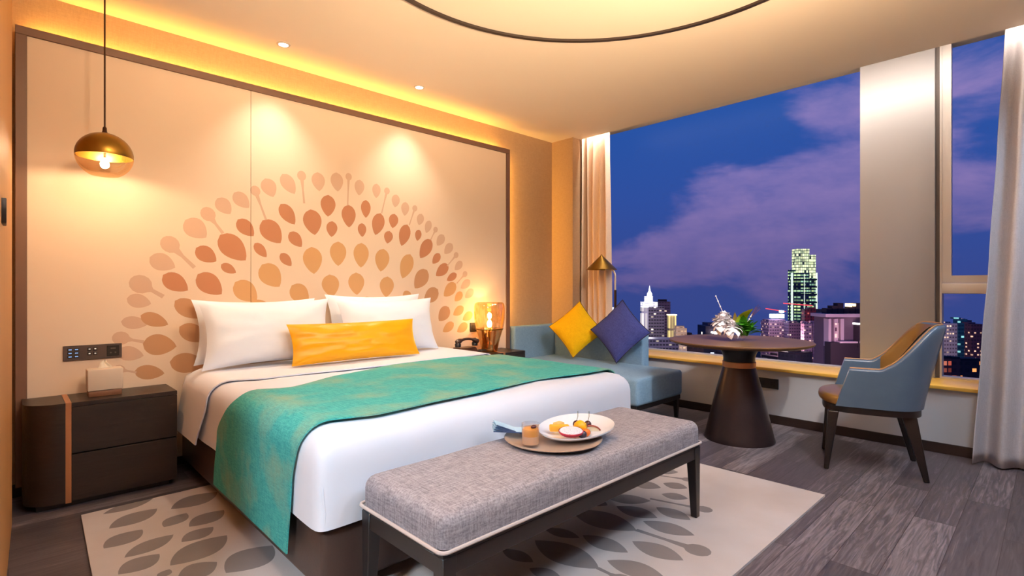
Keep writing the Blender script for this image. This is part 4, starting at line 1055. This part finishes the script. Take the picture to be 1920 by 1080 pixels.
t = tower('office_block', 'dark low block behind the flowers with a row of white lamps', 1348, 600); block(t, 'body', 1323, 1376, 612, 600, dkroof); block(t, 'roof_plant', 1332, 1368, 607, 600, dkroof, 612, shift=8)
for u in (1334, 1339, 1343, 1361, 1366): block(t, 'lamp', u-1.2, u+1.2, 622, 600, white_l, 625, deep=.1, shift=-6.2)
t = tower('skyscraper', 'tall lit glass skyscraper left of the pillar', 1509, 600)
block(t, 'left_shaft', 1485, 1497, 506, 600, twr, shift=3); block(t, 'middle_shaft', 1497, 1518, 512, 600, twr); block(t, 'right_shaft', 1518, 1533, 522, 600, twr, shift=2)
block(t, 'lit_top', 1495, 1518, 467, 600, twr_top, 512, shift=0.5); block(t, 'lit_shoulder', 1518, 1532, 478, 600, twr_top, 522, shift=2.5)
for u in (1486, 1508, 1532): block(t, 'light_line', u-.4, u+.4, 512 if u != 1508 else 514, 600, emit('pale_light_line', (226, 240, 220), 1.0), 650, deep=.05, shift=-.6)
for y, a, b in ((523, 1486, 1533), (537, 1486, 1533), (551, 1487, 1533), (566, 1487, 1534)): block(t, 'plant_floor', a, b, y, 600, mat('dark_spandrel', (26, 36, 58), rough=.5, scale=.1), y+3, deep=.08, shift=-.5)
t = tower('tower_under_construction', 'dark red tower under construction in front of the skyscraper', 1526, 520); block(t, 'lower_wing', 1509, 1520, 580, 520, redb); block(t, 'core', 1520, 1532, 577, 520, redb, shift=2); block(t, 'dark_wing', 1532, 1542, 580, 520, window_mat('dark_blue_flats', (36, 40, 66), (220, 230, 190), 3, 3.2, .06, 1.5, (26, 30, 50), seed=17), shift=1)
for name, lab, u0, u1, y0, D, m in (('apartment_block', 'pink block carrying a blue-white lit roof sign', 1441, 1479, 603, 560, pink1), ('apartment_block', 'mauve block between the sign block and the skyscraper foot', 1479, 1502, 606, 540, pink2), ('apartment_block', 'pink striped block at the foot of the red tower', 1508, 1522.5, 607, 480, pink1), ('apartment_block', 'mauve block right of the pink striped block', 1524, 1541, 606, 480, pink2)):
    t = tower(name, lab, (u0+u1)/2, D); block(t, 'body', u0, u1, y0, D, m); block(t, 'roof_plant', u0+3, u1-4, y0-3, D, m, y0, shift=3)
    if 'sign' in lab:
        for u in (1449, 1455, 1461, 1467): block(t, 'sign_panel', u, u+4.6, 590, D, sign_w, 597, deep=.05, shift=1)
        block(t, 'beacon', 1467, 1471, 583, D, sign_w, 587, deep=.3, shift=1)
t = tower('hotel', 'large rose-lit hotel with a cornice beside the pillar', 1585, 380)
block(t, 'body', 1552, 1640, 594, 380, hotel_d, deep=.5); block(t, 'cornice', 1544, 1642, 589, 380, hotel, 595, deep=.5, shift=-2.5)
for u0, u1 in ((1551, 1556), (1562, 1569), (1574, 1580)): block(t, 'pilaster', u0, u1, 598, 380, hotel, 650, deep=.05, shift=-1.6)
block(t, 'window_bay', 1563, 1569, 606, 380, window_mat('lit_bay', (230, 190, 196), (255, 214, 200), 2.4, 4.5, .8, 1.5, (120, 70, 90), .2, .2, seed=18), 634, deep=.05, shift=-2.2)
block(t, 'podium', 1548, 1640, 641, 380, dark_b, 690, deep=.2, shift=-6); block(t, 'podium_top', 1564, 1640, 639, 380, hotel, 642, deep=.2, shift=-7)
block(t, 'lamp_post', 1596.6, 1597.6, 608, 380, dark_b, 650, deep=.05, shift=-8); block(t, 'street_lamp', 1595, 1599, 605, 380, white_l, 608, deep=.2, shift=-8)
for i in range(7): block(t, 'roof_house', 1556+i*11, 1566+i*11, 579-(i % 3)*5, 380, dark_b, 589, deep=.7, shift=4)
block(t, 'floodlight', 1599, 1603, 570, 380, warm_l, 576, deep=.3, shift=3); block(t, 'floodlight', 1606, 1610, 570, 380, warm_l, 575, deep=.3, shift=3)
# tower cranes
for lab, u, y, D, ux, yx in (('red lit tower crane beside the skyscraper', 1512, 573, 580, 1468, 569), ('distant red lit crane above the sign block', 1462, 584, 600, 1435, 579)):
    t = tower('tower_crane', lab, u, D); t['category'] = 'crane'; k = D/FPX
    bm = BM(); box(bm, -.7, .7, -.7, .7, 0, zof(y-3, D)-GZ); obj('mast', bm, dark_b, t, local=True, smooth=0)
    z0 = zof(y, D)-GZ; z1 = zof(yx, D)-GZ; x1 = (ux-u)*k
    bm = BM(); tube(bm, [(6, -1, z0-.3), (x1, -1, z1)], .55, 6); obj('jib', bm, red_l, t, local=True)
# right-hand window
for lab, u0, u1, y0, D, m in (('pale flats seen low through the right window beside the armchair', 1766, 1795, 607, 420, pale_b), ('teal glass tower seen through the right window', 1798, 1814, 599, 450, teal_b), ('maroon tower behind the teal tower', 1813, 1822, 601, 470, maroon), ('maroon flats nearest the right curtain', 1822, 1842, 608, 428, maroon)):
    t = tower('apartment_tower', lab, (u0+u1)/2, D); block(t, 'body', u0, u1, y0, D, m); block(t, 'roof_plant', u0+2, u1-5, y0-2.5, D, m, y0, shift=4)
for lab, u0, u1, y0, D, m in (('red lit low building in the right window', 1763, 1784, 673, 300, redfront), ('dim red building beside the red lit one', 1784, 1801, 674, 300, window_mat('dim_red', (130, 60, 60), (255, 130, 90), 4, 4, .3, .5, (100, 44, 48), seed=19)), ('low shops with warm lamps in the right window', 1801, 1840, 677, 300, window_mat('warm_shops', (84, 44, 50), (255, 160, 90), 4, 4, .4, 1.3, (64, 32, 40), seed=20))):
    t = tower('low_building', lab, (u0+u1)/2, D); block(t, 'body', u0+.1, u1-.1, y0, D, m, deep=.6); block(t, 'roof', u0+.4, u1-.4, y0-4, D, dark_b, y0, deep=.6, shift=.3)
t = tower('apartment_tower', 'small white tower glimpsed beside the floor lamp pole', 1150, 560); block(t, 'body', 1142, 1158, 583, 560, window_mat('white_small', (200, 196, 220), (255, 250, 245), 3, 3, .6, 1.2, (170, 160, 190), seed=21)); block(t, 'lit_top', 1146, 1154, 577, 560, crown_lit, 583, shift=2)
# the sea of dark low houses between the towers
lowm = [window_mat('low_night_a', (46, 38, 58), (255, 214, 160), 5, 4, .07, 1.8, (34, 28, 46), seed=31), window_mat('low_night_b', (62, 42, 56), (230, 226, 240), 5, 4, .06, 2.0, (42, 30, 44), seed=32), window_mat('low_night_c', (38, 42, 66), (210, 224, 255), 6, 4, .08, 1.8, (28, 32, 52), seed=33)]
rr = random.Random(11); protos = []
for i in range(3):
    t = thing('low_building', 'dark low city building among the rooftops below the windows', 'building', group='dark low buildings of the city')
    w, d, h = ((26, 20, 20), (20, 22, 26), (34, 18, 16))[i]
    bm = BM(); box(bm, -w/2, w/2, -d/2, d/2, 0, h); obj('body', bm, lowm[i], t, local=True, smooth=0)
    bm = BM(); box(bm, -w/2-.4, w/2+.4, -d/2-.4, d/2+.4, h, h+.8); box(bm, -w/5, w/6, -d/5, d/4, h+.8, h+3.5); obj('roof', bm, dark_b, t, local=True, smooth=0)
    protos.append(t)
def dup(t):
    r = t.copy(); COL.objects.link(r)
    for c in t.children: k = c.copy(); COL.objects.link(k); k.parent = r
    return r
big = []
for o in list(S.objects):
    if o.get('category') in ('building', 'crane') and '_u' in o:
        for c in o.children:
            xs = [v.co.x for v in c.data.vertices]; ys = [v.co.y for v in c.data.vertices]; M = o.matrix_basis
            p = M @ Vector(((min(xs)+max(xs))/2, (min(ys)+max(ys))/2, 0)); big.append((p.x, p.y, math.hypot(max(xs)-min(xs), max(ys)-min(ys))/2))
n_low = 0
for D in (250, 285, 320, 355, 392, 428, 465, 502, 540, 580, 618):
    step = 40*FPX/D; u = 1195+rr.uniform(0, step*.5)
    while u < 1850:
        uu, DD = u+rr.uniform(-2, 2), D; u += step
        if 1640 < uu < 1745: continue
        x, y = at(uu, DD); s = rr.uniform(.8, 1.0); r = 21*s
        if any(math.hypot(x-a, y-b) < r+c for a, b, c in big): continue
        big.append((x, y, r)); t = protos[n_low % 3]; t = t if n_low < 3 else dup(t); n_low += 1
        t.location = (x, y, GZ); t.rotation_euler = (0, 0, TH-PI/2+rr.uniform(-.5, .5)); t.scale = (s, s, s*rr.uniform(.8, 1.5))
for o in S.objects:
    if '_u' in o: del o['_u']

# ------------------------------------------------------------------ dusk sky
w = bpy.data.worlds.new('dusk'); S.world = w; w.use_nodes = True
nt = NT(w); bg = nt.n['Background']
tc = nt.add('ShaderNodeTexCoord'); sp = nt.add('ShaderNodeSeparateXYZ'); nt.link(tc.outputs['Generated'], sp.inputs[0])
rp = nt.add('ShaderNodeValToRGB'); nt.link(nt.math('MULTIPLY', nt.math('ADD', sp.outputs[2], .2), 1/0.8), rp.inputs[0])
e = rp.color_ramp.elements; e[0].position = 0; e[0].color = lin((50, 62, 122)); e[1].position = 1; e[1].color = lin((34, 76, 158))
for p_, c_ in ((.12, (52, 70, 138)), (.25, (56, 72, 142)), (.45, (48, 80, 160)), (.62, (40, 84, 166))): x = e.new(p_); x.color = lin(c_)
mp = nt.add('ShaderNodeMapping'); mp.inputs['Scale'].default_value = (1.0, 1.0, 2.4); mp.inputs['Location'].default_value = (2.3, 0.75, .3); nt.link(tc.outputs['Generated'], mp.inputs[0])
n1 = nt.add('ShaderNodeTexNoise', i_Scale=5.0, i_Detail=6.0, i_Roughness=.56, i_Distortion=.25); nt.link(mp.outputs[0], n1.inputs['Vector'])
# cloud banks: centre direction and reach, flattened vertically
vs_ = nt.add('ShaderNodeVectorMath', operation='MULTIPLY'); vs_.inputs[1].default_value = (1, 1, 1.7); nt.link(tc.outputs['Generated'], vs_.inputs[0])
dens = nt.math('ADD', nt.math('MULTIPLY', nt.math('SUBTRACT', n1.outputs['Fac'], .5), 1.9), .36)
for u, v, r, wgt in ((1510, 350, .26, .34), (1350, 380, .15, .26), (1640, 370, .22, .20), (1290, 455, .17, .36), (1230, 500, .14, .34), (1400, 505, .16, .26), (1450, 450, .20, .22), (1530, 195, .16, .62), (1180, 525, .14, .26), (1500, 540, .20, .18), (1840, 300, .30, .34), (1830, 120, .16, .24), (1170, 300, .16, -.25), (1400, 235, .10, -.2), (1330, 565, .12, -.18)):
    d = Vector(ray(u, v)).normalized()
    ds_ = nt.add('ShaderNodeVectorMath', operation='DISTANCE'); nt.link(vs_.outputs[0], ds_.inputs[0]); ds_.inputs[1].default_value = (d.x, d.y, d.z*1.7)
    m_ = nt.add('ShaderNodeMapRange', i_1=r, i_2=0.0, i_3=0.0, i_4=wgt); m_.interpolation_type = 'SMOOTHSTEP'; nt.link(ds_.outputs['Value'], m_.inputs[0])
    dens = nt.math('ADD', dens, m_.outputs[0])
mr = nt.add('ShaderNodeMapRange', i_1=.44, i_2=.92); mr.interpolation_type = 'SMOOTHSTEP'; nt.link(dens, mr.inputs[0])
low = nt.add('ShaderNodeMapRange', i_1=0.0, i_2=.22); nt.link(sp.outputs[2], low.inputs[0])
n2 = nt.add('ShaderNodeTexNoise', i_Scale=11.0, i_Detail=5.0, i_Roughness=.6); nt.link(mp.outputs[0], n2.inputs['Vector'])
n2r = nt.add('ShaderNodeMapRange', i_1=.3, i_2=.7, i_3=.55, i_4=1.0); nt.link(n2.outputs['Fac'], n2r.inputs[0])
cc = nt.mix(low.outputs[0], lin((112, 96, 152)), lin((150, 130, 190)))
nt.link(nt.mix(nt.math('MULTIPLY', nt.math('MULTIPLY', mr.outputs[0], .92), n2r.outputs[0]), rp.outputs[0], cc), bg.inputs[0]); bg.inputs[1].default_value = 1.0

# unseen point lights added to brighten the city facades
for u, D, y, P_, c in ((1575, 335, 660, 40000, (1.0, .72, .80)), (1610, 340, 660, 30000, (1.0, .72, .80)), (1470, 490, 640, 50000, (1.0, .74, .76)), (1515, 425, 650, 30000, (1.0, .70, .74)), (1235, 375, 660, 30000, (.95, .86, 1.0)), (1215, 450, 610, 26000, (1.0, .92, .95)), (1275, 440, 640, 18000, (1.0, .8, .6)), (1790, 380, 650, 30000, (1.0, .78, .72))):
    x, y_ = at(u, D); light('floodlight', 'POINT', (x, y_, zof(y, D)), P_, c, shadow_soft_size=2)

# ------------------------------------------------------------------ lights of the room and added fill lights
LED = (1.0, .50, .08)
light('led_top', 'AREA', (1.86, 3.925, 2.556), 27, LED, hp, (1.86, 3.93, 3.5), shape='RECTANGLE', size=3.55, size_y=.03)
light('led_side', 'AREA', (3.665, 3.93, 1.66), 20, LED, hp, (4.5, 3.935, 1.66), shape='RECTANGLE', size=.03, size_y=1.75)
for t, (x, y) in zip((d1, d2), DL):
    light('spot', 'SPOT', (x, y, ZC-.02), 54, (1.0, .84, .66), t, (x, y+.06, 0), spot_size=math.radians(84), spot_blend=.9, shadow_soft_size=.04)
light('pendant_light', 'POINT', (PC[0], PC[1], zc+.018), 17, (1.0, .78, .54), pl, shadow_soft_size=.02)
light('lamp_light', 'POINT', (LX, LY, LZ+.335), 9, (1.0, .62, .26), bl, shadow_soft_size=.02)
# LED line in the curtain pocket
light('led_pocket', 'AREA', (4.60, 1.55, 2.93), 48, (1.0, .88, .76), None, (4.98, 1.55, 1.6), shape='RECTANGLE', size=4.1, size_y=.03)
# unseen warm fill spots added near the camera to brighten the ceiling
for x, y, z, p_ in ((1.5, -.2, 1.6, 720), (.4, -.5, 1.6, 600), (-.9, .9, 1.75, 300), (3.0, -.3, 1.6, 35)):
    light('ceiling_fill', 'SPOT', (x, y, z), p_, (1.0, .69, .40), None, (x+.3, y+.85, ZC), spot_size=math.radians(104), spot_blend=.9, shadow_soft_size=.15)
# unseen warm spots added to lift the light on the bed-head panel
for x, y, tx, p_ in ((.7, 1.15, .6, 150), (1.5, .9, 1.8, 130), (2.4, .7, 3.2, 130)):
    light('bedhead_fill', 'SPOT', (x, y, ZC-.03), p_, (1.0, .74, .46), None, (tx, YP, 1.75), spot_size=math.radians(72), spot_blend=1.0, shadow_soft_size=.1)
# cool fill spots without fixtures, added over the front half of the room
for x, y, p_ in ((.75, -.1, 90), (1.9, -.3, 100), (3.0, -.2, 110), (3.9, -.5, 120), (2.2, .35, 40), (.25, 1.7, 30)):
    light('down_spot', 'SPOT', (x, y, ZC-.03), p_, (.62, .80, 1.0), None, (x, y+.9 if y < 1 else y, 0), spot_size=math.radians(130), spot_blend=.8, shadow_soft_size=.2)
light('fill_spot', 'SPOT', (2.5, -.1, ZC-.03), 150, (1.0, .93, .86), None, (4.02, 1.60, .70), spot_size=math.radians(48), spot_blend=1.0, shadow_soft_size=.05)  # added spot brightening table and flowers, no fixture
light('fill_spot', 'SPOT', (2.6, .25, ZC-.03), 230, (.80, .90, 1.0), None, (3.9, 2.5, .3), spot_size=math.radians(46), spot_blend=1.0, shadow_soft_size=.08)  # added cool spot brightening the daybed front, no fixture
light('left_fill', 'SPOT', (-1.1, .5, 2.2), 330, (.70, .88, 1.0), None, (.8, 2.3, .15), spot_size=math.radians(56), spot_blend=.8, shadow_soft_size=.2)  # added unseen fill that brightens the left side of the bed

for o in S.objects:
    if '_base' in o: del o['_base']
